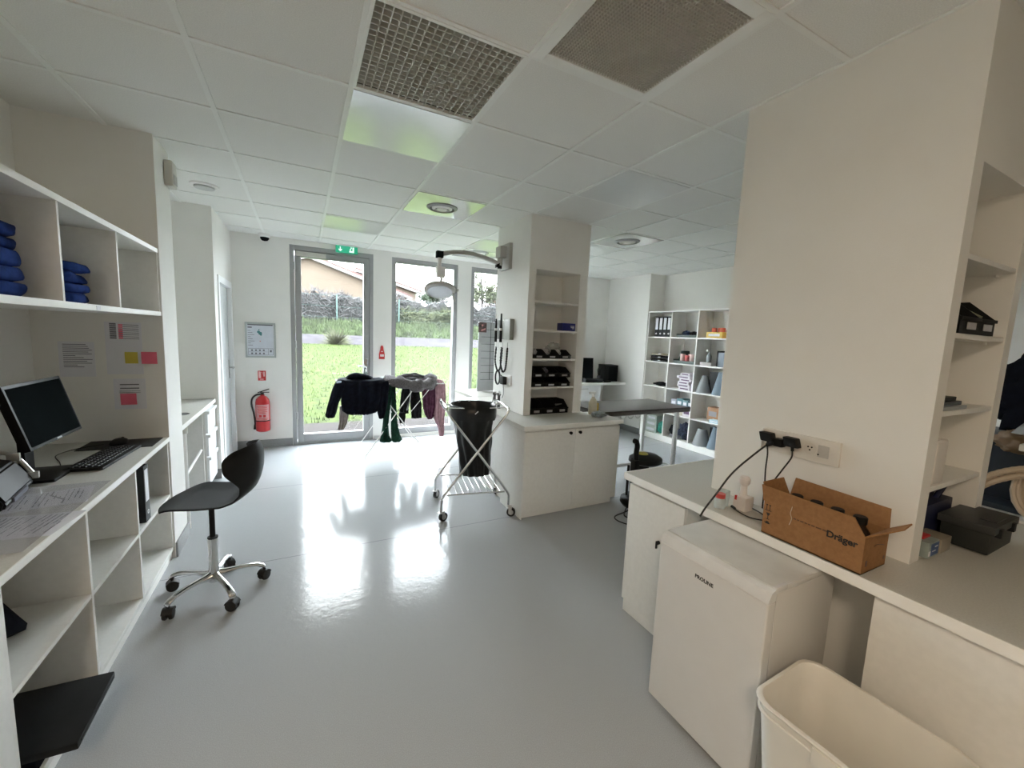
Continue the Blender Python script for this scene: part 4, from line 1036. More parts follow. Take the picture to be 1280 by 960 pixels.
for k in range(5):
    a = a0+k*2*pi/5; dx = Vector((cos(a), sin(a), 0)); dy = Vector((-sin(a), cos(a), 0)); up = Vector((0, 0, 1))
    m = MB(); rings = []
    for (r, z, hw, hh) in ((.015, .112, .020, .030), (.05, .112, .021, .022), (.10, .118, .018, .014), (.16, .116, .016, .012), (.21, .108, .018, .012), (.245, .092, .019, .014), (.258, .078, .017, .012)):
        c = dx*r+up*z
        rings.append([c+dy*hw*cos(q)+(up*.96+dx*.1)*hh*sin(q) for q in [2*pi*i/16 for i in range(16)]])
    m.ring_loft(rings); arm = obj('base_arm', m, CHROME, t, local=True, smooth=60)
    w = dx*.248+up*.031; b = a+.7; ex = Vector((cos(b), sin(b), 0)); ey = Vector((-sin(b), cos(b), 0))
    m = MB()
    for s in (-1, 1): m.lathe(w+ey*s*.008, [(.030, 0), (.031, .004), (.028, .014), (.012, .017)], ey*s, 24)
    m.cyl(w-ey*.008, w+ey*.008, .020, 16); m.cyl(w+up*.0, w+up*.055, .008, 10)
    m.ring_loft([[w+ey*yy+Vector((0, 0, 0))+(ex*cos(q)+up*sin(q))*.034 for q in [radians(20+140*i/10) for i in range(11)]]+[w+ey*yy+(ex*cos(q)+up*sin(q))*.026 for q in [radians(160-140*i/10) for i in range(11)]] for yy in (-.024, .024)])
    obj('castor', m, RUBBER, arm, local=True)

# ================================================================== EXAMINATION TABLE
t = thing('examination_table', 'stainless steel examination table behind the centre worktop', 'table', (3.08, .74, 0))
m = MB(); m.box(2.44, 3.72, .42, 1.06, .832, .846, .003); m.box(2.44, 3.72, .42, .432, .795, .846, .003); m.box(2.44, 3.72, 1.048, 1.06, .795, .846, .003); m.box(2.44, 2.452, .42, 1.06, .795, .846, .003); m.box(3.708, 3.72, .42, 1.06, .795, .846, .003); obj('top', m, STEELD, t)
for xe in (2.56, 3.60):
    for ye in (.50, 1.0):
        m = MB(); m.box(xe-.019, xe+.019, ye-.019, ye+.019, .03, .80, .003); lg = obj('leg', m, STEEL, t)
        m = MB(); m.lathe((xe, ye, 0), [(.022, 0), (.02, .012), (.008, .016), (.008, .035)], seg=16); obj('foot', m, BLACK, lg)
m = MB()
for xe in (2.56, 3.60): m.box(xe-.015, xe+.015, .519, .981, .12, .15, .002)
m.box(2.575, 3.585, .735, .765, .12, .15, .002); obj('stretcher', m, STEEL, t)
m = MB()
for k in range(4):
    x = 2.62+.10*k; m.tube(arc((x, .414, .80), .035, pi, 2*pi, 10), .003, 6)
m.cyl((2.55, .414, .80), (3.05, .414, .80), .003, 6); obj('hook_rail', m, STEEL, t)

# vacuum cleaner on the floor
t = thing('vacuum_cleaner', 'black upright vacuum cleaner between centre cabinet and right counter', 'vacuum cleaner', (2.62, .02, 0))
m = MB(); m.lathe((2.62, .02, .02), [(.14, 0), (.16, .03), (.155, .07), (.12, .09)], seg=28)
for v in m.bm.verts: v.co.x = 2.62+(v.co.x-2.62)*1.15
obj('base', m, BLACK, t)
m = MB(); m.cyl((2.58, .02, .10), (2.58, .02, .36), .06, 24); obj('dust_container', m, glass_mat('smoky_plastic', (.35, .38, .38), .08, .35), t)
m = MB(); m.cyl((2.66, .03, .09), (2.66, .03, .42), .05, 20); m.cyl((2.52, .08, .10), (2.52, .08, .40), .012); m.box(2.50, 2.56, -.02, .04, .30, .47, .01); obj('motor_tower', m, BLACK, t)
m = MB(); m.lathe((2.70, .05, .41), [(.001, 0), (.12, .0), (.15, .02), (.145, .055), (.10, .085), (.001, .10)], seg=28)
for v in m.bm.verts: v.co.x = 2.70+(v.co.x-2.70)*1.1
hd = obj('hood', m, BLACK, t); m = MB(); m.lathe((2.66, .05, .505), [(.001, 0), (.05, 0), (.04, .012), (.001, .014)], seg=18); obj('yellow_cap', m, mat('dull_yellow', (.35, .30, .04), rough=.5), hd)
m = MB(); m.tube(smooth_path([(2.56, .02, .42), (2.545, .02, .52), (2.55, .02, .60), (2.535, .02, .64), (2.51, .02, .65)]), .024, 12); obj('handle', m, BLACK, t)
m = MB(); m.tube(smooth_path([(2.50, -.06, .05), (2.40, -.05, .012), (2.25, -.08, .007), (2.21, -.16, .007), (2.26, -.27, .007), (2.36, -.32, .007), (2.42, -.27, .007), (2.36, -.18, .007), (2.34, -.10, .007), (2.45, .0, .012), (2.52, .03, .05)]), .0055, 8); obj('power_cord', m, RUBBER, t)

# ================================================================== FAR CORNER DESK
t = thing('corner_worktop', 'white worktop in the far right corner behind the centre column', 'worktop', (4.0, 3.0, .8))
m = MB(); m.box(3.2, 4.858, 2.72, 3.314, .80, .84, .002); obj('top', m, LAMT, t)
m = MB(); m.box(3.2, 4.858, 2.716, 2.72, .80, .84, .001); obj('front_edge', m, EDGE, t)
t = thing('drawer_pedestal', 'white drawer pedestal under the far corner worktop', 'drawer unit', (4.1, 3.0, 0))
m = MB(); m.box(3.65, 4.33, 2.76, 3.28, 0.03, .798, .002); obj('body', m, LAMB, t)
for a, b in ((.05, .28), (.29, .53), (.54, .785)):
    m = MB(); m.box(3.65, 4.33, 2.742, 2.76, a, b, .002); dr = obj('drawer', m, LAMB, t); m = MB(); m.box(3.92, 4.06, 2.735, 2.742, b-.05, b-.04); obj('handle', m, STEEL, dr)
monitor('tall black monitor on the far corner worktop', (4.12, 3.0, .84), radians(-100), w=.36, h=.36, lift=.05, tilt=.1)
m = MB(); m.box(4.05, 4.42, 2.80, 2.90, .84, .90, .02); tag(obj('desk_device', m, BLACK), 'low black device in front of the tall far monitor', 'device')
t = thing('desktop_computer', 'squat black desktop tower in the far corner beside the wall', 'computer', (4.66, 3.0, .84))
m = MB(); m.obox((4.66, 2.98, .99), (.13, -.03, 0), (.03, .12, 0), (0, 0, .145), .006); obj('case', m, BLACK, t)
m = MB(); m.obox((4.645, 2.858, .99), (.10, -.024, 0), (.0, .002, 0), (0, 0, .12), .001); obj('front_panel', m, SCREEN, t)
m = MB(); m.box(4.44, 4.56, 2.76, 2.82, .84, .866, .008); tag(obj('stapler', m, BLACK), 'small black gadget in front of the desktop tower', 'gadget')
t = thing('pen_pot', 'small dark pot with sticks between the far monitor and the tower', 'pen holder', (4.46, 2.98, .84))
m = MB(); m.lathe((4.46, 2.98, .84), [(.03, 0), (.03, .10), (.026, .10), (.026, .01)], seg=18); obj('pot', m, INK, t)
m = MB()
for k in range(5): m.cyl((4.45+.005*k, 2.98, .90), (4.42+.02*k, 2.98+.01*(k % 2), 1.05+.02*(k % 3)), .004, 6)
obj('pens', m, BLACK, t)
# magnetic planning board leaning by the third window
t = thing('planning_board', 'grey wall planner board with black grid standing before the right window', 'board', (2.0, 2.25, .83))
m = MB(); m.box(1.82, 2.42, 2.20, 2.215, .83, 1.735, .003); obj('panel', m, mat('planner_grey', (.36, .375, .39), rough=.4), t)
m = MB()
for k in range(9): m.box(1.86 if k else 1.82, 2.42, 2.197, 2.2, 1.73-.093*k-.004, 1.73-.093*k)
for x in (1.99, 2.20): m.box(x-.003, x+.003, 2.197, 2.2, .98, 1.73)
obj('grid_lines', m, INKB, t)
m = MB(); m.box(1.812, 1.925, 2.192, 2.1965, 1.60, 1.725, .001); ph = obj('pinned_photo', m, mat('dark_photo', (.07, .035, .035), rough=.4, var=.8, vscale=30), t)
m = MB(); m.obox((1.88, 2.191, 1.635), (.03, 0, .01), (0, .001, 0), (0, 0, .012)); m.lathe((1.865, 2.191, 1.69), [(.014, 0), (.014, .001)], (0, -1, 0), 12); obj('photo_figure', m, mat('photo_pink', (.45, .2, .2)), ph)
t = thing('window_counter', 'white low counter carrying the planning board by the right window', 'counter', (2.1, 2.2, 0))
m = MB(); m.box(1.83, 2.46, 2.0, 2.40, 0, .79, .002); obj('body', m, LAM, t)
m = MB(); m.box(1.60, 2.485, 1.765, 2.44, .792, .828, .002); obj('top', m, LAMT, t)

# ================================================================== FAR SHELF UNIT
SX0, SX1 = 4.88, 5.195
yc = [2.312, 1.835, 1.352, .880]; zr = [2.055, 1.648, 1.252, .856, .462, .085]
t = thing('cube_shelf_unit', 'tall white fifteen compartment shelf unit against the far right wall', 'shelf unit', (5.04, 1.6, 0))
m = MB(); m.box(SX1-.006, SX1, yc[3], yc[0], .06, 2.06); obj('back_panel', m, LAM, t)
for k, y in enumerate(yc):
    m = MB(); m.box(SX0, SX1-.006, y-.009, y+.009, .06, 2.064, .001); obj('upright', m, EDGE if k in (0, 3) else LAM, t)
for k, z in enumerate(zr):
    m = MB()
    for c in range(3): m.box(SX0+.001, SX1-.006, yc[c+1]+.009, yc[c]-.009, z-.009, z+.009, .001)
    obj('shelf', m, LAM, t)
m = MB()
for y in yc: m.box(SX0-.003, SX0, y-.009, y+.009, .06, 2.064)
for z in zr: m.box(SX0-.003, SX0, yc[3], yc[0], z-.009, z+.009)
obj('front_edges', m, EDGE, t, smooth=None)
m = MB(); m.box(SX0+.01, SX1, yc[3], yc[0], 0, .06); m.box(SX0-.004, SX0+.01, yc[3]-.009, yc[0]+.009, 0, .076); obj('plinth', m, EDGE, t)
def fl(r): return zr[r+1]+.0095
GB = 'black binders in the top left compartment of the far shelf unit'
for k in range(4):
    binder('black lever arch binder with white spine label, %s on the far shelf unit' % ['leftmost', 'second from left', 'third from left', 'rightmost'][k], (5.03, 2.14-.083*k, fl(0)), pi, GB, w=.078, d=.28)
def cbox(name, x0, x1, y0, y1, z0, z1, m_, label, cat='box', group=None, stripe=None):
    t = thing(name, label, cat, ((x0+x1)/2, (y0+y1)/2, z0), 0, group)
    m = MB(); m.box(x0, x1, y0, y1, z0, z1, .002); obj('carton', m, m_, t)
    if stripe: m = MB(); m.box(x0-.001, x0, y0+.15*(y1-y0), y1-.15*(y1-y0), z0+(z1-z0)*.3, z0+(z1-z0)*.7); obj('printed_stripe', m, stripe, t)
    return t
def tray(name, x0, x1, y0, y1, z0, h, m_, label, cat='tray', group=None):
    m = MB(); th = .004; m.box(x0, x1, y0, y1, z0, z0+th); m.box(x0, x0+th, y0, y1, z0, z0+h*.7); m.box(x1-th, x1, y0, y1, z0, z0+h); m.box(x0, x1, y0, y0+th, z0, z0+h); m.box(x0, x1, y1-th, y1, z0, z0+h)
    o = obj(name, m, m_); tag(o, label, cat, group); return o
GREENT = mat('dark_green_tray', (.035, .06, .05), rough=.45); GREYC = mat('grey_clear_plastic', (.32, .34, .36), rough=.3)
# row 0 middle: tray with blue tools
tray('tool_tray', 4.90, 5.15, 1.38, 1.74, fl(0), .05, GREENT, 'dark tray with blue tools in the top middle compartment')
crumple((5.02, 1.66, fl(0)+.03), .06, mat('deep_blue_plastic', (.01, .03, .10), rough=.4, var=.3), 'blue plastic tool lying left in the top middle tray', 'tool', 'hand_tool', 1, (1.2, 1.2, .7))
crumple((5.02, 1.52, fl(0)+.03), .06, BLACKM, 'black tool lying in the middle of the top middle tray', 'tool', 'hand_tool', 2, (1.2, 1.2, .6))
crumple((5.02, 1.42, fl(0)+.03), .05, mat('olive_cloth', (.16, .15, .07), rough=.8), 'olive strap lying right in the top middle tray', 'strap', 'strap', 3, (1.0, .9, 1.2))
# row 0 right
cbox('carton', 4.90, 5.10, .97, 1.22, fl(0), fl(0)+.085, mat('yellow_card', (.72, .50, .10), rough=.5), 'yellow carton in the top right compartment of the far shelf', stripe=PAPER)
for k in range(5):
    c = ((5.0+.04*(k % 2)), 1.17-.065*k, fl(0)+(.087 if k < 3 else .0)); m = MB(); m.lathe(c, [(.001, 0), (.034, 0), (.036, .01), (.036, .05), (.030, .058), (.001, .06)], seg=18)
    if k >= 3: 
        for v in m.bm.verts: v.co.z = c[2]+(v.co.z-c[2])*2.1
    tag(obj('bandage_roll', m, mat('coral_bandage', (.72, .17, .10), rough=.7, var=.15)), 'coral bandage roll on the yellow carton, %s' % ['leftmost', 'second from left', 'third from left', 'fourth, beside the carton', 'rightmost, beside the carton'][k], 'bandage', 'coral bandage rolls in the top right compartment')
# row 1
for k in range(3):
    tray('letter_tray', 4.90, 5.16, 1.87+.01*k, 2.22, fl(1)+.052*k, .035 if k < 2 else .02, BLACK if k < 2 else mat('tan_paper', (.45, .40, .28)), ['black letter tray at the bottom of the stack on the far shelf', 'black letter tray in the middle of the stack on the far shelf', 'tan tray on top of the black letter trays'][k], group='letter trays on the far shelf')
    m = MB(); m.box(4.896, 4.90, 2.02, 2.07, fl(1)+.052*k+.012, fl(1)+.052*k+.026); tag(obj('tray_label', m, PAPER), 'small white label on the %s letter tray' % ['bottom', 'middle', 'top'][k], 'label')
tray('supply_tray', 4.90, 5.16, 1.385, 1.76, fl(1), .06, GREENT, 'dark green tray with red and white rolls in the second row')
for k in range(6):
    c = (4.96+.07*(k // 3), 1.64-.085*(k % 3), fl(1)+.012+.0); mb = MB(); mb.lathe(c, [(.001, 0), (.036, 0), (.036, .135-.02*(k % 2)), (.001, .135-.02*(k % 2))], seg=20)
    tag(obj('tape_roll', mb, mat('red_white_tape', (.62, .12, .12), rough=.5, var=.6, vscale=18) if k % 2 else mat('pinkish_white_tape', (.70, .50, .48), rough=.5, var=.2, vscale=18)), '%s bandage roll in the dark green tray, %s row %s' % ('red' if k % 2 else 'pinkish white', ['front', 'back'][k//3], ['left', 'middle', 'right'][k % 3]), 'bandage', 'bandage rolls in the dark green tray')
m = MB(); m.obox((5.10, 1.73, fl(1)+.10), (.10, 0, 0), (0, .004, .02), (0, -.02, .07), .002); tag(obj('dark_folder', m, GREENT), 'dark folder standing at the left in the second row middle compartment', 'folder')
def cone(label, c, r0, r1, h, lean, rz, m_=COLLAR):
    t = thing('protective_collar', label, 'protective collar', c, rz)
    m = MB(); prof = []
    a0, a1 = radians(-130), radians(130)
    rr = []
    for (r, z) in ((r0, 0), (r1, h)):
        rr.append([(r*cos(a)+lean*z, r*sin(a), z) for a in [a0+(a1-a0)*i/24 for i in range(25)]])
    m.sheet([[Vector(rr[0][j])*(1-i/6)+Vector(rr[1][j])*(i/6) for j in range(25)] for i in range(7)], .002); obj('cone', m, m_, t, local=True)
    m = MB(); m.tube([rr[0][j] for j in range(25)], .004, 6); obj('rim', m, GREYC, t, local=True)
    return t
# row 1 right: bottle, low tub and dark boxes
t = thing('spray_bottle', 'greyish spray bottle in the second row right compartment', 'bottle', (4.98, 1.20, fl(1)))
m = MB(); m.lathe((4.98, 1.20, fl(1)+.05), [(.001, 0), (.035, 0), (.035, .09), (.012, .13), (.012, .15)], seg=20); obj('body', m, GREYC, t); m = MB(); m.obox((4.96, 1.20, fl(1)+.215), (.03, 0, .0), (0, .012, 0), (0, 0, .015), .004); obj('head', m, WPLAS, t)
cbox('tub', 4.92, 5.14, 1.11, 1.30, fl(1), fl(1)+.05, mat('pink_grey_plastic', (.42, .38, .37)), 'low greyish tub under the spray bottle in the second row', 'tub')
cbox('dark_box', 4.97, 5.15, 1.02, 1.07, fl(1), fl(1)+.22, BLACKM, 'tall black folder box in the second row right compartment')
cbox('grey_case', 4.92, 5.12, .90, 1.01, fl(1), fl(1)+.20, mat('steel_blue_plastic', (.14, .17, .21), rough=.4), 'steel blue case at the right end of the second row', 'case')
# row 2
crumple((5.0, 2.05, fl(2)), .13, BLACKF, 'black cloth pile in the third row left compartment', 'cloth', 'folded_cloth', 6, (.8, 1.1, .28))
GS = 'white and purple cartons stacked in the middle compartment'
for k in range(6):
    cbox('carton', 4.91+.01*(k % 2), 5.12, 1.42+.015*((k*7) % 3), 1.63+.02*((k*5) % 3)-(.03 if k == 5 else 0), fl(2)+.043*k, fl(2)+.043*k+.042, mat('pale_carton', (.62, .58, .62), rough=.5), 'flat white carton with purple stripe, %s of the stack on the far shelf' % ['bottom', 'second from bottom', 'third from bottom', 'third from top', 'second from top', 'topmost'][k], 'box', GS, mat('purple_stripe', (.12, .06, .13)))
cbox('carton', 4.92, 5.10, 1.37, 1.41, fl(2), fl(2)+.11, mat('pale_carton', (.62, .58, .62)), 'small upright carton beside the stack of purple striped cartons')
cbox('dark_box', 4.99, 5.15, 1.02, 1.17, fl(2), fl(2)+.31, BLACKM, 'tall black box behind the collars in the third row right compartment')
cone('translucent collar standing left in the third row right compartment', (4.99, 1.24, fl(2)), .115, .035, .25, 0, pi)
cone('blue grey collar standing right in the third row right compartment', (4.99, .99, fl(2)), .10, .03, .32, 0, pi, glass_mat('blue_grey_film', (.26, .32, .38), .15, .8))
# row 3
for k, (y0_, y1_, h, mm, lab) in enumerate(((1.66, 1.76, .10, mat('lilac_carton', (.40, .40, .48)), 'lilac carton at the left in the fourth row middle compartment'), (1.55, 1.65, .12, mat('teal_carton', (.10, .22, .26)), 'teal carton in the fourth row middle compartment'), (1.46, 1.54, .11, mat('mint_carton', (.22, .36, .38)), 'mint carton right of the teal carton in the fourth row'), (1.37, 1.45, .12, mat('dark_teal_carton', (.04, .10, .13)), 'dark teal carton at the right end of the fourth row middle compartment'))):
    cbox('carton', 4.93, 5.10, y0_, y1_, fl(3)+.13, fl(3)+.13+h, mm, lab, stripe=PAPER)
cbox('flat_carton', 4.91, 5.14, 1.52, 1.77, fl(3), fl(3)+.13, mat('pale_carton2', (.58, .52, .46)), 'flat beige carton under the small teal cartons')
cbox('white_carton', 4.91, 5.14, 1.37, 1.51, fl(3), fl(3)+.13, mat('pale_carton', (.62, .58, .62)), 'white carton under the dark teal carton in the fourth row', stripe=mat('purple_stripe', (.12, .06, .13)))
cbox('cardboard_box', 4.99, 5.15, .975, 1.15, fl(3)+.02, fl(3)+.20, mat('brown_card', (.36, .19, .10), rough=.7), 'brown cardboard box in the fourth row right compartment', stripe=mat('grey_print', (.25, .24, .25)))
cbox('blue_box', 4.90, 5.0, .90, 1.04, fl(3), fl(3)+.045, mat('light_blue_card', (.45, .62, .72)), 'flat white and blue box in front of the brown cardboard box', stripe=PAPER)
cbox('navy_box', 5.0, 5.12, .895, .965, fl(3), fl(3)+.17, mat('slate_blue_card', (.08, .14, .24)), 'slate blue box right of the brown cardboard box')
# row 4
for k in range(3):
    cbox('white_carton', 4.91, 5.14, 2.0, 2.25-.02*k, fl(4)+.095*k, fl(4)+.095*k+.09, mat('pale_mint_carton', (.52, .56, .52)), 'white carton in the bottom left compartment, %s of its stack' % ['lowest', 'middle', 'topmost'][k], 'box', 'white cartons in the bottom left compartment', PAPER)
crumple((4.98, 1.93, fl(4)), .10, TEAL, 'teal cloth bundle beside the white cartons in the bottom row', 'cloth', 'cloth_bundle', 2, (.8, .75, 1.15))
crumple((5.02, 1.50, fl(4)), .14, mat('dark_navy_check', (.02, .03, .06), rough=.8, var=.6, vscale=40), 'dark navy bag in the bottom middle compartment', 'bag', 'soft_bag', 4, (.9, .85, 1.1))
crumple((4.98, 1.70, fl(4)), .08, BLACKF, 'small black pouch left of the dark navy bag in the bottom row', 'pouch', 'pouch', 5, (.9, 1.0, 1.5))
crumple((4.95, 1.62, fl(4)), .07, mat('grey_net', (.2, .2, .21), rough=.8, var=.3), 'grey net bundle in front of the dark navy bag', 'cloth', 'cloth_bundle', 7, (.7, 2.0, .6))
cone('large translucent collar lying left in the bottom right compartment', (4.99, 1.20, fl(4)), .125, .06, .24, 0, pi)
cone('blue grey collar standing right in the bottom right compartment', (4.98, .985, fl(4)), .095, .03, .31, 0, pi, glass_mat('blue_grey_film', (.26, .32, .38), .15, .8))
cbox('dark_box', 5.05, 5.15, 1.04, 1.12, fl(4), fl(4)+.28, BLACKM, 'narrow black box between the two collars in the bottom row')

# ================================================================== RIGHT COUNTER
t = thing('counter_worktop', 'long grey white worktop of the right counter running round the column', 'worktop', (2.0, -2.5, .79))
m = MB(); m.box(1.412, 1.6775, -4.4, -1.044, .786, .8235); m.box(1.6775, 2.80, -1.394, -1.044, .786, .8235); m.box(1.6775, 2.80, -4.4, -2.186, .786, .8235); m.box(2.321, 2.80, -2.186, -1.394, .786, .8235); obj('top', m, LAMT, t, smooth=None)
m = MB(); m.box(1.407, 1.412, -4.4, -1.041, .786, WT, .001); m.box(1.407, 2.80, -1.044, -1.039, .786, WT, .001); obj('front_edge', m, EDGE, t)
m = MB(); m.box(1.753, 2.247, -2.186, -1.887, .8245, .8285); obj('niche_base', m, LAMT, t)
t = thing('counter_cabinet', 'white lockable cabinet at the window end of the right counter', 'cabinet', (1.9, -1.25, 0))
m = MB(); m.box(1.45, 1.67, -1.445, -1.072, .075, .784, .002); m.box(1.66, 2.75, -1.39, -1.072, .075, .784, .002); obj('body', m, LAM, t)
m = MB(); m.box(1.4295, 1.448, -1.445, -1.068, .075, .765, .0015); dr = obj('door', m, LAM, t)
m = MB(); m.cyl((1.432, -1.305, .525), (1.418, -1.305, .525), .010, 14); m.box(1.408, 1.420, -1.307, -1.302, .495, .535, .001); obj('key', m, BLACK, dr)
m = MB(); m.box(1.438, 1.67, -1.445, -1.075, 0, .073, .001); obj('plinth', m, LAM, t)
t = thing('kitchen_counter', 'plain white base panel of the right counter behind the waste bin', 'cabinet', (1.6, -3.0, 0))
m = MB(); m.box(1.432, 2.75, -4.38, -2.19, 0, .784, .002); obj('body', m, LAM, t)

# fridge --------------------------------------------------------------
t = thing('mini_fridge', 'white under counter fridge standing in the recess of the right counter', 'fridge', (1.33, -1.815, 0))
y0, y1 = -2.040, -1.590
m = MB(); m.box(1.168, 1.535, y0+.004, y1-.004, .02, .758, .006); obj('body', m, FRIDGES, t)
m = MB(); m.box(1.150, 1.540, y0, y1, .757, .781, .008); obj('top_panel', m, mat('fridge_top', (.62, .62, .60), rough=.3, bump=.05, bscale=500), t)
m = MB(); m.box(1.115, 1.160, y0, y1, .035, .735, .010, 3); dr = obj('door', m, FRIDGE, t)
m = MB(); m.ring_loft([[(1.113, y, .737), (1.155, y, .737), (1.155, y, .762), (1.148, y, .776), (1.130, y, .768)] for y in (y0, y1)]); obj('door_trim', m, mat('satin_white', (.72, .72, .72), rough=.2, coat=.4), dr)
for ys_, ye_ in ((y0-.0008, y0+.03),):
    m = MB(); m.ring_loft([[(1.1125, y, .7368), (1.156, y, .7368), (1.156, y, .763), (1.1485, y, .7775), (1.129, y, .769)] for y in (ys_, ye_)]); m.box(1.150, 1.215, y0-.001, y0+.012, .765, .7825, .003); obj('corner_cap', m, mat('satin_white', (.72, .72, .72)), dr)
m = MB(); m.box(1.160, 1.168, y0+.006, y1-.006, .04, .75); obj('door_seal', m, mat('seal_grey', (.3, .3, .3)), t)
m = MB(); m.add(put(text('PROLINE', .020, .0004, .0006), frame((1.1147, -1.805, .681), (0, -1, 0), (0, 0, 1)))); obj('lettering', m, INKB, dr, smooth=None)
m = MB()
for x in (1.19, 1.50):
    for y in (y0+.04, y1-.04): m.cyl((x, y, 0), (x, y, .025), .018, 12)
obj('foot', m, BLACK, t)

# waste bin -------------------------------------------------------------
def rrect(cx, cy, a, b, r, z, n=8):
    out = []
    for (sx, sy, q0) in ((1, 1, 0), (-1, 1, pi/2), (-1, -1, pi), (1, -1, 3*pi/2)):
        for k in range(n+1):
            q = q0+pi/2*k/n; out.append((cx+sx*(a-r)+r*cos(q), cy+sy*(b-r)+r*sin(q), z))
    return out
t = thing('waste_bin', 'large open white plastic waste bin in front of the fridge and counter', 'bin', (1.145, -2.30, 0), radians(2))
H = .525
m = MB(); rs = []
for (z, a) in ((0, .115), (.004, .120), (.02, .124), (H*.55, .142), (H-.03, .158), (H-.012, .160)): rs.append(rrect(0, 0, a, a+.045, .055, z))
for (z, da) in ((H-.012, .006), (H-.004, .010), (H, .007), (H, -.002), (H-.006, -.005)): rs.append(rrect(0, 0, .160+da, .205+da, .060, z))
for (z, a) in ((H*.55, .137), (.03, .118), (.012, .105)): rs.append(rrect(0, 0, a, a+.045, .052, z))
m.ring_loft(rs); obj('body', m, BIN, t, local=True, smooth=50)
m = MB()
for k in range(2):
    rs = [rrect(0, 0, .160+d_, .205+d_, .060, z) for z, d_ in ((H-.042, .001), (H-.040, .005), (H-.034, .005), (H-.032, .001))]
m.ring_loft(rs, False, False); m.box(-.172, -.160, -.06, .04, H-.058, H-.012, .003); obj('rim_band', m, BIN, t, local=True)

# cardboard box -----------------------------------------------------------
t = thing('cardboard_box', 'open brown cardboard box standing at the edge of the right counter', 'box', (1.497, -1.985, WT), 0)
bx0, bx1, by0, by1 = 1.418, 1.588, -2.150, -1.818; bz0, bz1 = WT+.001, .955; th = .004
m = MB(); m.box(bx0, bx1, by0, by1, bz0, bz0+th); m.box(bx0, bx0+th, by0, by1, bz0, bz1); m.box(bx1-th, bx1, by0, by1, bz0, bz1); m.box(bx0+th, bx1-th, by0, by0+th, bz0, bz1); m.box(bx0+th, bx1-th, by1-th, by1, bz0, bz1); obj('carton', m, CARD, t)
def flap(pts, d): mm = MB(); mm.prism(pts, d); obj('flap', mm, CARD, t)
flap([(bx0, by1+.004, bz1), (bx0, by0+.0, bz1), (bx0-.004, by0+.035, 1.012), (bx0-.008, by1+.012, 1.020)], (.004, 0, 0))
flap([(bx1-.004, by0, bz1), (bx1-.004, by1-.004, bz1), (bx1+.014, by1-.01, 1.030), (bx1+.016, by0+.01, 1.022)], (.004, 0, 0))
flap([(bx0, by1-.004, bz1), (bx1, by1-.004, bz1), (bx1-.03, by1+.012, 1.030), (bx0+.012, by1+.016, 1.026)], (0, .004, 0))
flap([(bx0+.002, by0, bz1), (bx1, by0, bz1), (bx1+.012, by0-.052, .992), (bx0+.10, by0-.060, .990)], (0, .003, .003))
m = MB(); m.add(put(text('Dräger', .032, .0003, .0010), frame((bx0-.0006, -2.086, .922), (0, -1, 0), (0, 0, 1)))); obj('lettering', m, INKB, t, smooth=None)
m = MB(); X = bx0-.0008
def mk(y0, y1, z0, z1): m.box(X, X+.0007, y0, y1, z0, z1)
for zc in (.936,):
    for yy in (-1.830, -1.842): mk(yy-.001, yy+.001, zc-.012, zc+.010); mk(yy-.003, yy+.003, zc+.006, zc+.010)
mk(-1.849, -1.824, .921, .923)
m.prism([(X, -1.830, .912), (X, -1.846, .912), (X, -1.838, .898)], (.0007, 0, 0)); mk(-1.839, -1.837, .888, .90); mk(-1.844, -1.832, .886, .888)
mk(-1.849, -1.826, .872, .874); m.prism([(X, -1.829, .868), (X, -1.847, .868), (X, -1.842, .878), (X, -1.834, .878)], (.0007, 0, 0)); obj('shipping_symbols', m, INKB, t)
m = MB(); r_ = random.Random(4); yv = -1.93
while yv > -2.03:
    w_ = .006+.012*r_.random(); mk(yv-w_, yv, .9265-.0*yv, .931); yv -= w_+.004
m.box(bx1-.02, bx1-.012, by0-.0007, by0, .85, .862); m.obox((bx0+.03, by0-.0004, .86), (.006, 0, 0), (0, .0003, 0), (0, 0, .01)); obj('small_print', m, mat('brown_ink', (.12, .06, .03)), t)
m = MB(); m.tube(smooth_path([(X-.001, -1.915, 1.006), (X-.0005, -1.922, .975), (X-.0002, -1.918, .945), (X, -1.924, .925), (X, -1.918, .898)]), .0012, 6); obj('torn_tape_edge', m, mat('pale_tape', (.55, .45, .33)), t)
m = MB(); m.tube(smooth_path([(bx1-.03, by0-.001, .905), (bx1-.08, by0-.0015, .916), (bx1-.10, by0-.001, .913)]), .0012, 6); obj('scratch', m, mat('brown_ink', (.12, .06, .03)), t)
for k in range(4):
    c = (1.535, -1.875-.070*k, .93-.004*k)
    t2 = thing('bottle', 'dark capped bottle inside the cardboard box, %s from the left' % ['first', 'second', 'third', 'fourth'][k], 'bottle', (c[0], c[1], WT+.006), 0, 'dark bottles inside the cardboard box')
    m = MB(); m.lathe((c[0], c[1], WT+.006), [(.001, 0), (.030, 0), (.032, .01), (.032, .100), (.018, .120), (.018, .130)], seg=20); obj('body', m, mat('dark_brown_glass', (.03, .02, .015), rough=.15), t2)
    m = MB(); m.lathe((c[0], c[1], WT+.134), [(.021, 0), (.021, .022), (.018, .025), (.001, .025)], seg=20); obj('cap', m, BLACK, t2)

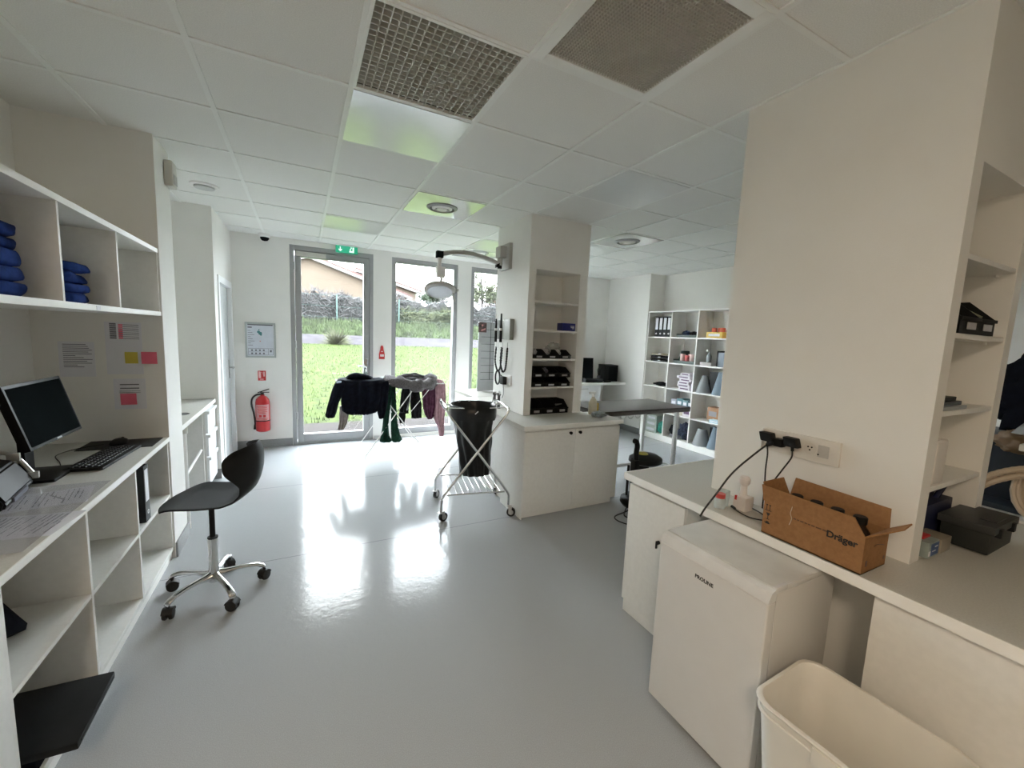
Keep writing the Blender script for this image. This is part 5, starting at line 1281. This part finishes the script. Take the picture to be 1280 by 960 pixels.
# sockets and plugs on the right column
XR = 1.678
t = thing('socket_strip', 'long white wall socket strip on the right column', 'socket', (XR, -1.79, 1.1))
m = MB(); m.box(XR-.012, XR, -1.942, -1.634, 1.10, 1.20, .004); obj('plate', m, mat('strip_cream', (.74, .71, .66), rough=.35), t)
m = MB(); m.box(XR-.030, XR-.012, -1.644, -1.634, 1.105, 1.195, .003); obj('end_cover', m, WPLAS, t)
m = MB()
for yy in (-1.675, -1.725, -1.775, -1.835): m.lathe((XR-.0125, yy, 1.15), [(.001, 0), (.024, 0), (.024, .001)], (-1, 0, 0), 24)
obj('socket_face', m, mat('strip_face', (.70, .67, .62), rough=.35), t)
m = MB()
for (a, b) in ((-1.828, 1.158), (-1.842, 1.158), (-1.835, 1.146), (-1.868, 1.135)): m.lathe((XR-.0137, a, b), [(.0035, 0), (.0035, .001)], (-1, 0, 0), 10)
obj('pin_holes', m, BLACK, t)
m = MB(); m.box(XR-.014, XR-.012, -1.905, -1.865, 1.125, 1.175, .001); obj('data_port', m, mat('port_grey', (.55, .53, .5)), t)
PL = [((-1.672, 1.165), 'black angled plug leftmost in the socket strip', [(-1.672, 1.135), (-1.685, 1.09), (-1.69, 1.02), (-1.70, .95)], .08),
      ((-1.722, 1.150), 'black straight plug in the middle of the socket strip', None, 0),
      ((-1.775, 1.165), 'black angled plug rightmost in the socket strip', [(-1.78, 1.13), (-1.785, 1.10), (-1.76, 1.04), (-1.735, .98), (-1.73, .95)], .06)]
for (yy, zz), lab, path, _ in PL:
    t = thing('power_plug', lab, 'plug', (XR-.02, yy, zz))
    m = MB()
    if path: m.obox((XR-.036, yy, zz), (.020, 0, 0), (0, .026, 0), (0, .006, .020), .007); m.cyl((XR-.036, yy-.004, zz-.018), (XR-.036, yy-.006, zz-.038), .006)
    else: m.obox((XR-.032, yy, zz), (.018, 0, 0), (0, .020, 0), (0, 0, .018), .007); m.cyl((XR-.05, yy+.012, zz-.005), (XR-.055, yy+.04, zz-.02), .008)
    obj('body', m, BLACK, t)
    m = MB()
    if path: m.tube(smooth_path([(XR-.037, yy-.005, zz-.03)]+[(XR-.035-.01*k, a, b) for k, (a, b) in enumerate(path)]+[(XR-.045, path[-1][0]+.01, WT+.012)]), .0032, 8)
    else: m.tube(smooth_path([(XR-.055, yy+.04, zz-.02), (1.60, -1.655, 1.09), (1.54, -1.62, 1.02), (1.50, -1.60, .965), (1.46, -1.585, .90), (1.40, -1.575, .83), (1.375, -1.57, .79)]), .0042, 8)
    obj('cable', m, RUBBER, t)
# small things beside the box
t = thing('glass_jar', 'small clear jar with red lid on the right counter', 'jar', (1.475, -1.590, WT))
m = MB(); m.lathe((1.475, -1.590, WT), [(.001, 0), (.021, 0), (.023, .004), (.023, .042), (.019, .05)], seg=24); obj('jar', m, CLEAR, t)
m = MB(); m.lathe((1.475, -1.590, WT+.048), [(.021, 0), (.021, .018), (.019, .020), (.001, .020)], seg=24); obj('lid', m, mat('red_lid', (.5, .06, .05), rough=.35), t)
t = thing('glass_jar', 'clear plastic cup behind the red lidded jar on the right counter', 'jar', (1.520, -1.575, WT))
m = MB(); m.lathe((1.520, -1.575, WT), [(.001, 0), (.022, 0), (.026, .07), (.024, .07), (.021, .004), (.001, .003)], seg=24); obj('cup', m, CLEAR, t)
t = thing('bottle_holder', 'white bottle shaped holder with small knob between the jars and the box', 'holder', (1.555, -1.645, WT))
m = MB(); m.box(1.53, 1.59, -1.675, -1.615, WT, WT+.065, .008); m.cyl((1.562, -1.640, WT+.06), (1.562, -1.640, WT+.115), .016, r2=.013); m.lathe((1.562, -1.640, WT+.112), [(.014, 0), (.022, .012), (.024, .03), (.016, .042), (.001, .045)], seg=20); obj('body', m, mat('warm_white', (.72, .67, .64), rough=.35), t)
m = MB(); m.obox((1.530, -1.628, WT+.055), (.003, 0, 0), (0, .004, 0), (0, 0, .010)); obj('red_clip', m, REDS, t)
m = MB(); m.tube(smooth_path([(1.525, -1.625, WT+.010), (1.50, -1.66, WT+.008), (1.495, -1.72, WT+.005), (1.52, -1.77, WT+.008), (1.57, -1.79, WT+.012)]), .003, 8); m.tube(smooth_path([(1.585, -1.675, WT+.012), (1.57, -1.73, WT+.010), (1.53, -1.79, WT+.006), (1.50, -1.80, WT+.006)]), .003, 8); m.cyl((1.522, -1.618, WT+.010), (1.512, -1.64, WT+.009), .006)
tag(obj('power_cable', m, RUBBER), 'thin black cables lying on the counter left of the cardboard box', 'cable')
m = MB()
for k in range(5): m.tube([(1.600+.004*k, -1.765+.042*cos(a)*(1-.1*k), WT+.045+.024*sin(a)*(1-.05*k)+.003*k) for a in [2*pi*q/20 for q in range(20)]], .003, 6, closed=True)
tag(obj('coiled_cable', m, RUBBER), 'bundled black cable coil behind the left end of the cardboard box', 'cable')

# ================================================================== RIGHT COLUMN NICHE
niche_shelves(NB[0], NB[1], -2.185, 'white shelves recessed in the right column')
nB = NB[0]; yBn = -2.185
for k in range(2):
    storage_bin((nB+.115+.155*k, yBn+.10, 1.640), radians(-4), .14, .20, .13, 'black storage bin with papers in the right column niche, %s one' % ['left', 'right'][k], 'black bins in the right column niche')
crumple((nB+.12, yBn+.15, 1.70), .06, mat('green_wrap', (.12, .17, .12), rough=.4, var=.4, vscale=30), 'greenish foil packet sticking out of the left bin in the right niche', 'packet', 'foil_packet', 2, (.9, .8, 1.3))
m = MB(); m.obox((nB+.28, yBn+.09, 1.75), (.05, 0, 0), (0, .06, .04), (0, -.002, .003)); tag(obj('green_card', m, mat('pale_green_card', (.30, .33, .2))), 'pale green card lying on the right bin in the right niche', 'card')
for k in range(3):
    m = MB(); w_ = .235-.035*k; m.box(nB+.004, nB+.004+w_, yBn+.006+.006*k, yBn+.20, 1.367+.016*k, 1.367+.016*k+.014, .002); tag(obj('document_tray', m, [GREYC, mat('dark_blue_grey', (.05, .06, .07)), BLACK][k]), ['grey folder at the bottom of the flat pile in the right niche', 'dark blue grey folder in the middle of the flat pile in the right niche', 'black folder on top of the flat pile in the right niche'][k], 'folder', 'flat folders in the right niche')
t = thing('disinfectant_bottle', 'white bottle canister on the lowest shelf of the right niche', 'bottle', (nB+.09, yBn+.12, 1.092))
c = (nB+.082, yBn+.052, 1.093)
m = MB(); m.box(c[0]-.05, c[0]+.05, c[1]-.045, c[1]+.045, c[2], c[2]+.165, .014, 3); m.lathe((c[0], c[1], c[2]+.16), [(.04, 0), (.022, .018), (.022, .022)], seg=20); obj('body', m, mat('bottle_white', (.70, .66, .62), rough=.35), t)
m = MB(); m.lathe((c[0], c[1], c[2]+.182), [(.026, 0), (.024, .035), (.014, .045), (.001, .046)], seg=20); obj('cap', m, WPLAS, t)
m = MB(); m.box(c[0]+.051, c[0]+.075, c[1]-.02, c[1]+.02, c[2]+.005, c[2]+.075, .004); obj('side_dispenser', m, mat('dispenser_grey', (.4, .37, .33), rough=.35), t)
t = thing('toolbox', 'dark toolbox with folding handle sticking out of the right niche', 'toolbox', (2.12, -2.20, WT+.004))
m = MB(); m.box(2.035, 2.29, -2.285, -2.15, WT+.004, WT+.085, .006); obj('body', m, mat('black_green_plastic', (.013, .016, .015), rough=.5), t)
m = MB(); m.box(2.025, 2.30, -2.295, -2.14, WT+.085, WT+.115, .006); m.box(2.10, 2.27, -2.28, -2.235, WT+.115, WT+.119, .002); obj('lid', m, mat('dark_grey_lid', (.03, .032, .033), rough=.45), t)
for xl in (2.07, 2.21):
    m = MB(); m.box(xl, xl+.025, -2.303, -2.285, WT+.07, WT+.105, .003); obj('latch', m, BLACK, t)
t = thing('instrument_case', 'navy blue case with raised handle at the back of the right niche', 'case', (1.93, -2.02, WT+.004))
NB_ = mat('navy_plastic', (.010, .014, .05), rough=.45)
m = MB(); m.box(1.80, 2.20, -2.132, -1.96, WT+.009, WT+.15, .010); obj('body', m, NB_, t)
m = MB(); m.tube([(1.93, -2.10, WT+.145), (1.93, -2.12, WT+.205), (2.12, -2.12, WT+.205), (2.12, -2.10, WT+.145)], .010, 8); obj('handle', m, NB_, t)
t = thing('medicine_box', 'small blue and white carton at the front left of the right niche', 'box', (1.83, -2.15, WT+.004))
m = MB(); m.box(1.78, 1.865, -2.20, -2.135, WT+.004, WT+.062, .001); obj('carton', m, mat('white_blue_carton', (.30, .36, .34), rough=.4, var=.2), t)
m = MB(); m.box(1.80, 1.866, -2.2012, -2.20, WT+.01, WT+.055); m.box(1.865, 1.8662, -2.19, -2.14, WT+.01, WT+.055); obj('blue_panel', m, mat('carton_blue', (.04, .10, .28), rough=.4), t)
m = MB(); m.box(1.83, 1.855, -2.2018, -2.2012, WT+.04, WT+.044); m.box(1.81, 1.84, -2.2018, -2.2012, WT+.025, WT+.028); m.box(1.783, 1.797, -2.2015, -2.20, WT+.012, WT+.03); obj('print', m, PAPER, t)
m = MB(); m.box(1.875, 1.965, -2.205, -2.13, WT+.004, WT+.058, .003); tag(obj('clear_case', m, mat('translucent_beige', (.33, .29, .23), rough=.25)), 'beige translucent case between the blue carton and the toolbox', 'case')
m = MB(); m.obox((1.83, -2.165, WT+.067), (.03, 0, 0), (0, .012, 0), (0, 0, .004), .002); tag(obj('red_pen', m, REDS), 'short red marker lying on the blue and white carton', 'marker')

# things beyond the right column: hoses, coat, cushion
t = thing('breathing_hose', 'beige corrugated breathing hoses coiled beyond the right column', 'hose', (2.62, -2.20, WT))
HOSE = mat('beige_hose', (.50, .41, .31), rough=.4)
m = MB()
for k in range(4):
    pts = [(2.66+.012*k+.02*sin(a*2+k), -2.33+.135*cos(a)*(1-.05*k), .99+.155*sin(a)*(1-.07*k)) for a in [2*pi*q/40 for q in range(40)]]
    m.tube(pts, .011, 8, closed=True, rs=[.010+.0015*(q % 2) for q in range(40)])
obj('coil', m, HOSE, t)
m = MB()
for k in range(2):
    pts = smooth_path([(2.44, -2.09+.0*k, .90+.035*k), (2.52, -2.15, 1.0+.035*k), (2.60, -2.25, 1.06+.03*k), (2.68, -2.40, 1.075+.03*k), (2.75, -2.6, 1.05+.03*k)], 12)
    m.tube(pts, .014, 8, rs=[.013+.0015*(q % 2) for q in range(len(pts))])
obj('straight_run', m, HOSE, t)
t = thing('hose_stand', 'chrome and white stand holding the breathing hoses', 'stand', (2.66, -2.30, WT))
m = MB(); m.cyl((2.70, -2.24, WT), (2.70, -2.24, 1.16), .010); m.box(2.64, 2.74, -2.30, -2.18, WT, WT+.012, .003); m.box(2.60, 2.76, -2.38, -2.20, 1.155, 1.185, .006); obj('post', m, WPLAS, t)
m = MB(); m.box(2.70, 2.71, -2.42, -2.26, WT+.02, WT+.26, .002); tag(obj('white_folder', m, mat('bluish_white', (.62, .66, .74))), 'bluish white panel standing behind the coiled hoses', 'panel')
crumple((2.92, -2.18, WT+.36), .19, NAVY, 'dark navy coat hanging beyond the right column', 'coat', 'hanging_coat', 3, (.5, 1.0, 1.25))
crumple((2.86, -2.15, 1.10), .10, mat('brown_leather', (.22, .14, .08), rough=.6), 'brown bag below the dark coat beyond the right column', 'bag', 'brown_bag', 5, (.8, .9, .7))
hang('grey_cover', [(1.45, 2.58, 2.86, -2.44, .03), (1.40, 2.50, 2.80, -2.36, .04), (1.32, 2.48, 2.70, -2.28, .04), (1.24, 2.50, 2.62, -2.22, .03)], mat('grey_translucent_cover', (.20, .20, .20), rough=.4), 'grey plastic cover slung in front of the dark coat beyond the right column', 'cover', folds=3)
t = thing('equipment_tower', 'dark equipment shelf tower standing beyond the right column', 'shelf', (3.0, -2.2, 0))
m = MB(); m.box(2.84, 3.3, -2.5, -1.9, 0, .84, .004); m.box(2.98, 3.3, -2.5, -1.9, .84, 1.17, .004); obj('body', m, mat('dark_blue_body', (.02, .03, .045), rough=.5), t)

# ================================================================== OUTSIDE
def ground_mat(name, c, v, s, b=.4):
    return mat(name, c, rough=.95, spec=.1, var=v, vscale=s, bump=b, bscale=s*3)
LAWN = ground_mat('lawn_green', (0.0200, 0.0294, 0.0050), .45, 7)
m = MB(); G = [[(-30+80*i/60, 4.75+(18.4-4.75)*j/24, -.06+.92*max(0, (j/24))**1.1+.02*NZ.noise(Vector((i*.7, j*.9, 0)))) for i in range(61)] for j in range(25)]
m.ring_loft(G, closed=False); tag(obj('lawn', m, LAWN), 'bright green lawn behind the glass door', 'lawn', kind='stuff')
struct('patio', MB().box(-20, 30, 3.58, 4.78, -.20, -.03), mat('pale_paving', (0.0225, 0.0194, 0.0187), rough=.95, spec=0.05, var=.1, vscale=5), smooth=None)
m = MB(); m.ring_loft([[(-30+80*i/20, y, z) for i in range(21)] for y, z in ((18.2, .85), (18.5, .87), (20.0, 1.20), (20.2, 1.26))], closed=False); tag(obj('garden_path', m, mat('grey_tarmac', (.036, .034, .037), rough=1.0, spec=0.0, var=.15, vscale=3)), 'grey path crossing behind the lawn', 'path', kind='structure')
m = MB(); m.ring_loft([[(-30+80*i/80, 20.1+.3*j, 1.20+.12*j+.05*NZ.noise(Vector((i, j, 3)))) for i in range(81)] for j in range(8)], closed=False); tag(obj('grass_bank', m, ground_mat('rough_grass', (0.0174, 0.0247, 0.0098), .6, 3)), 'rough grass bank behind the path', 'grass', kind='stuff')
m = MB(); m.ring_loft([[(-60+160*i/10, y, z) for i in range(11)] for y, z in ((22.1, 2.0), (60, 4.0), (120, 6))], closed=False); struct('far_ground', m, ground_mat('field', (0.0169, 0.0225, 0.0112), .3, 1))
# blades on the bank
r_ = random.Random(11)
def blades(n, xr, yr, zf, h, w, m_, name, label):
    mb = MB(); bm = mb.bm
    for k in range(n):
        x = xr[0]+(xr[1]-xr[0])*r_.random(); y = yr[0]+(yr[1]-yr[0])*r_.random(); z = zf(y)
        a = r_.random()*pi; hh = h*(.5+r_.random()); dx, dy = cos(a)*w, sin(a)*w; lx, ly = (r_.random()-.5)*hh*.6, (r_.random()-.5)*hh*.6
        v = [bm.verts.new(p) for p in ((x-dx, y-dy, z-.02), (x+dx, y+dy, z-.02), (x+lx, y+ly, z+hh))]; bm.faces.new(v)
    o = obj(name, mb, m_, smooth=None); tag(o, label, 'grass', kind='stuff'); return o
blades(7000, (-3, 16), (20.2, 22.2), lambda y: 1.20+.40*(y-20.1), .20, .028, mat('bank_blades', (0.0219, 0.0323, 0.0112), rough=.9, var=.6, vscale=2), 'tall_grass', 'long loose grass blades on the bank behind the path')
blades(17000, (-2.5, 11), (4.85, 18.2), lambda y: -.06+.92*((y-4.75)/13.65)**1.1, .055, .010, mat('lawn_blades', (0.0227, 0.0340, 0.0056), rough=.9, var=.5, vscale=2), 'lawn_blades', 'short grass blades of the near lawn')
# hedge of bare twigs
def thicket(n, xr, yr, z0, h, m_, name, label, cat, seed, leaf=None, kind='stuff', l=(.25, .6)):
    rr = random.Random(seed); mb = MB(); bm = mb.bm
    for k in range(n):
        x = rr.uniform(*xr); y = rr.uniform(*yr); z = z0+h*rr.random()**.8*(1+.12*sin(x*1.7)+.08*sin(x*4.1))
        d = Vector((rr.uniform(-1, 1), rr.uniform(-.6, .6), rr.uniform(-.3, 1))).normalized()*rr.uniform(*l)
        s = d.orthogonal().normalized()*rr.uniform(.01, .028)
        p = Vector((x, y, z)); c = p+d*.5+Vector((0, 0, rr.uniform(-.08, .1)))
        v = [bm.verts.new(q) for q in (p-s, p+s, c+s, c-s, p+d)]
        bm.faces.new((v[0], v[1], v[2], v[3])); bm.faces.new((v[3], v[2], v[4]))
    o = obj(name, mb, m_, smooth=None); tag(o, label, cat, kind=kind); return o
thicket(9000, (-4, 20), (22.6, 23.5), 1.95, 1.5, mat('bare_twigs', (0.0281, 0.0258, 0.0267), rough=.95, var=.5, vscale=3), 'hedge', 'grey brown twiggy hedge behind the wire fence', 'hedge', 1)
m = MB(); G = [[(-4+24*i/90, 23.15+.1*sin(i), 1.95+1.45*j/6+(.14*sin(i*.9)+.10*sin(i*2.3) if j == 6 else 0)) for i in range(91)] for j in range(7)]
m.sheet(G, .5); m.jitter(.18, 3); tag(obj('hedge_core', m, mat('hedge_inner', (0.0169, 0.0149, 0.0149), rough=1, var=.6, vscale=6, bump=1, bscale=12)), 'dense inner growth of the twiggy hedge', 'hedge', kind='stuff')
thicket(1500, (5.2, 9.5), (22.4, 22.8), 1.95, .9, mat('yellow_green_shoots', (0.0295, 0.0337, 0.0126), rough=.9, var=.5, vscale=2), 'shrub', 'yellow green shoots in front of the hedge by the middle window', 'shrub', 5, kind='stuff')
crm = crumple
t = thing('shrub', 'small bushy shrub growing by the path behind the glass door', 'shrub', (1.25, 18.3, .9))
mb = MB(); rr = random.Random(2)
for k in range(420):
    a = rr.random()*2*pi; e = rr.random()*1.2; l_ = rr.uniform(.25, .75); d = Vector((cos(a)*cos(e), sin(a)*cos(e), sin(e)))*l_; p = Vector((1.25, 18.4, .85))+d*.3; s = d.orthogonal().normalized()*.025
    v = [mb.bm.verts.new(q) for q in (p-s, p+s, p+d)]; mb.bm.faces.new(v)
obj('foliage', mb, mat('shrub_leaves', (0.0281, 0.0309, 0.0126), rough=.9, var=.5, vscale=4), t, smooth=None)
m = MB()
for k in range(5): m.cyl((1.25, 18.4, .8), (1.25+.2*cos(k*1.3), 18.4+.2*sin(k*1.3), 1.2), .012, 6)
obj('stem', m, mat('stem_brown', (0.0337, 0.0225, 0.0140)), t)
# wire fence
t = thing('wire_fence', 'green wire mesh fence with posts in front of the hedge', 'fence', (6, 22.3, 2.5))
FG = mat('fence_green', (0.0126, 0.0365, 0.0309), rough=.5)
for x in (-2.0, 1.55, 4.95, 8.3, 11.7, 15.2):
    m = MB(); m.cyl((x, 22.3, 1.9), (x, 22.3, 3.45), .04, 10); obj('post', m, FG, t)
m = MB()
for z in (2.2, 2.8, 3.4): m.cyl((-4, 22.3, z), (20, 22.3, z), .006, 6)
for k in range(240): m.box(-4+.1*k-.002, -4+.1*k+.002, 22.298, 22.302, 2.0, 3.4)
obj('mesh_panel', m, FG, t, smooth=None)

# houses (far)
STU = mat('pale_orange_render', (0.0659, 0.0492, 0.0351), rough=.9, var=.05, vscale=2); ROOF = mat('terracotta_roof_tiles', (0.0478, 0.0239, 0.0211), rough=.85, var=.3, vscale=6, bump=.5, bscale=14); WTR = mat('white_roof_trim', (0.0730, 0.0659, 0.0646), rough=.6)
def house(label, x0, x1, y0, y1, zb, ze, zr_, gx, over=.5):
    """gable wall towards the camera, ridge along y at x = gx"""
    t = thing('house', label, 'house', ((x0+x1)/2, (y0+y1)/2, zb))
    m = MB(); m.prism([(x0, y0, zb), (x1, y0, zb), (x1, y0, ze), (gx, y0, zr_), (x0, y0, ze)], (0, y1-y0, 0)); obj('wall', m, STU, t)
    m = MB()
    for xa, za in ((x0, ze), (x1, ze)):
        d = Vector((xa-gx, 0, za-zr_)).normalized()*over
        a = Vector((gx, y0-over, zr_+.12)); b = Vector((xa, y0-over, za+.12))+d
        m.prism([a, b, b+Vector((0, 0, .18)), a+Vector((0, 0, .18))], (0, y1-y0+2*over, 0))
    obj('roof', m, ROOF, t)
    m = MB()
    for xa, za in ((x0, ze), (x1, ze)):
        d = Vector((xa-gx, 0, za-zr_)).normalized()*over
        a = Vector((gx, y0-over-.02, zr_-.12)); b = Vector((xa, y0-over-.02, za-.12))+d
        m.prism([a, b, b+Vector((0, 0, .24)), a+Vector((0, 0, .24))], (0, .06, 0))
    obj('gable_trim', m, WTR, t)
    return t
h1 = house('pale orange gabled house beyond the hedge seen through the glass door', -7.5, 8.4, 36, 39.9, 2.8, 4.75, 7.35, .35)
h2 = house('smaller orange house behind the middle window with red eaves', 3.2, 10.6, 41, 50, 2.8, 5.75, 7.3, 4.6)
m = MB(); m.box(8.7, 9.2, 40.88, 40.98, 4.7, 5.5); wf = obj('window', m, WTR, h2)
m = MB(); m.box(8.8, 9.1, 40.85, 40.88, 4.8, 5.4); obj('pane', m, SCREEN, wf)
# trees
def tree(label, base, h, spread, leafm, n, seed, trunkm=None, leaf=.14, bare=.0):
    t = thing('tree', label, 'tree', base, 0, 'trees beyond the hedge'); rr = random.Random(seed); b = Vector(base)
    trunkm = trunkm or mat('grey_bark', (0.0281, 0.0253, 0.0239), rough=.9)
    m = MB(); tips = []
    m.tube([b, b+Vector((.1, 0, h*.3)), b+Vector((0, .1, h*.62)), b+Vector((.15, 0, h*.9))], .1, 8, rs=[.03*h**.8, .022*h**.8, .014*h**.8, .006*h**.8])
    for k in range(26):
        f = .25+.68*rr.random(); a = rr.random()*2*pi; p = b+Vector((.08, .03, h*f)); l_ = spread*(1.05-f*.6)*rr.uniform(.6, 1)
        q = p+Vector((cos(a)*l_, sin(a)*l_, l_*rr.uniform(.3, .9))); mid = (p+q)/2+Vector((0, 0, -.08*l_))
        m.tube([p, mid, q], .02, 5, rs=[.03, .02, .006]); tips += [mid, q]
        for j in range(4):
            s = p+(q-p)*rr.uniform(.35, 1); e = s+Vector((rr.uniform(-1, 1), rr.uniform(-1, 1), rr.uniform(0, 1)))*l_*.35; m.tube([s, e], .01, 4, rs=[.012, .004]); tips.append(e)
    obj('trunk', m, trunkm, t, smooth=None)
    mb = MB(); bm = mb.bm
    for k in range(n):
        c = rr.choice(tips)+Vector((rr.gauss(0, .28), rr.gauss(0, .28), rr.gauss(0, .25)))*spread*.35
        u = Vector((rr.uniform(-1, 1), rr.uniform(-1, 1), rr.uniform(-1, 1))).normalized()*leaf; w_ = u.orthogonal().normalized()*leaf*.5
        v = [bm.verts.new(q) for q in (c-u, c+w_, c+u, c-w_)]; bm.faces.new(v)
    obj('crown', mb, leafm, t, smooth=None)
LG = mat('spring_leaves', (0.0337, 0.0393, 0.0197), rough=.9, var=.4, vscale=2); LO = mat('orange_leaves', (0.0674, 0.0323, 0.0140), rough=.9, var=.3, vscale=2); LD = mat('deep_green_leaves', (0.0169, 0.0267, 0.0126), rough=.9, var=.4, vscale=2); LB = mat('grey_twigs', (0.0393, 0.0365, 0.0379), rough=.95, var=.2)
tree('leafy spring tree seen through the right window', (11.1, 24.5, 2.2), 5.5, 1.5, LG, 4200, 1, leaf=.10)
tree('small tree with orange leaves at the right window edge', (12.5, 25.3, 2.2), 3.0, 1.0, LO, 2600, 2, leaf=.10)
tree('green tree beside the smaller orange house', (10.2, 33, 3.0), 2.6, 1.4, LD, 3000, 3, leaf=.14)
tree('pale bare tree behind the roof of the gabled house', (9.0, 62, 4.0), 9.0, 4.0, LB, 900, 4, leaf=.10)
tree('pale bare tree behind the smaller orange house', (19.5, 60, 4.0), 9.5, 4.2, LB, 900, 5, leaf=.10)
tree('tall bare tree at the far right beyond the hedge', (15.0, 30, 3.0), 7.0, 2.4, LB, 700, 6, leaf=.08)
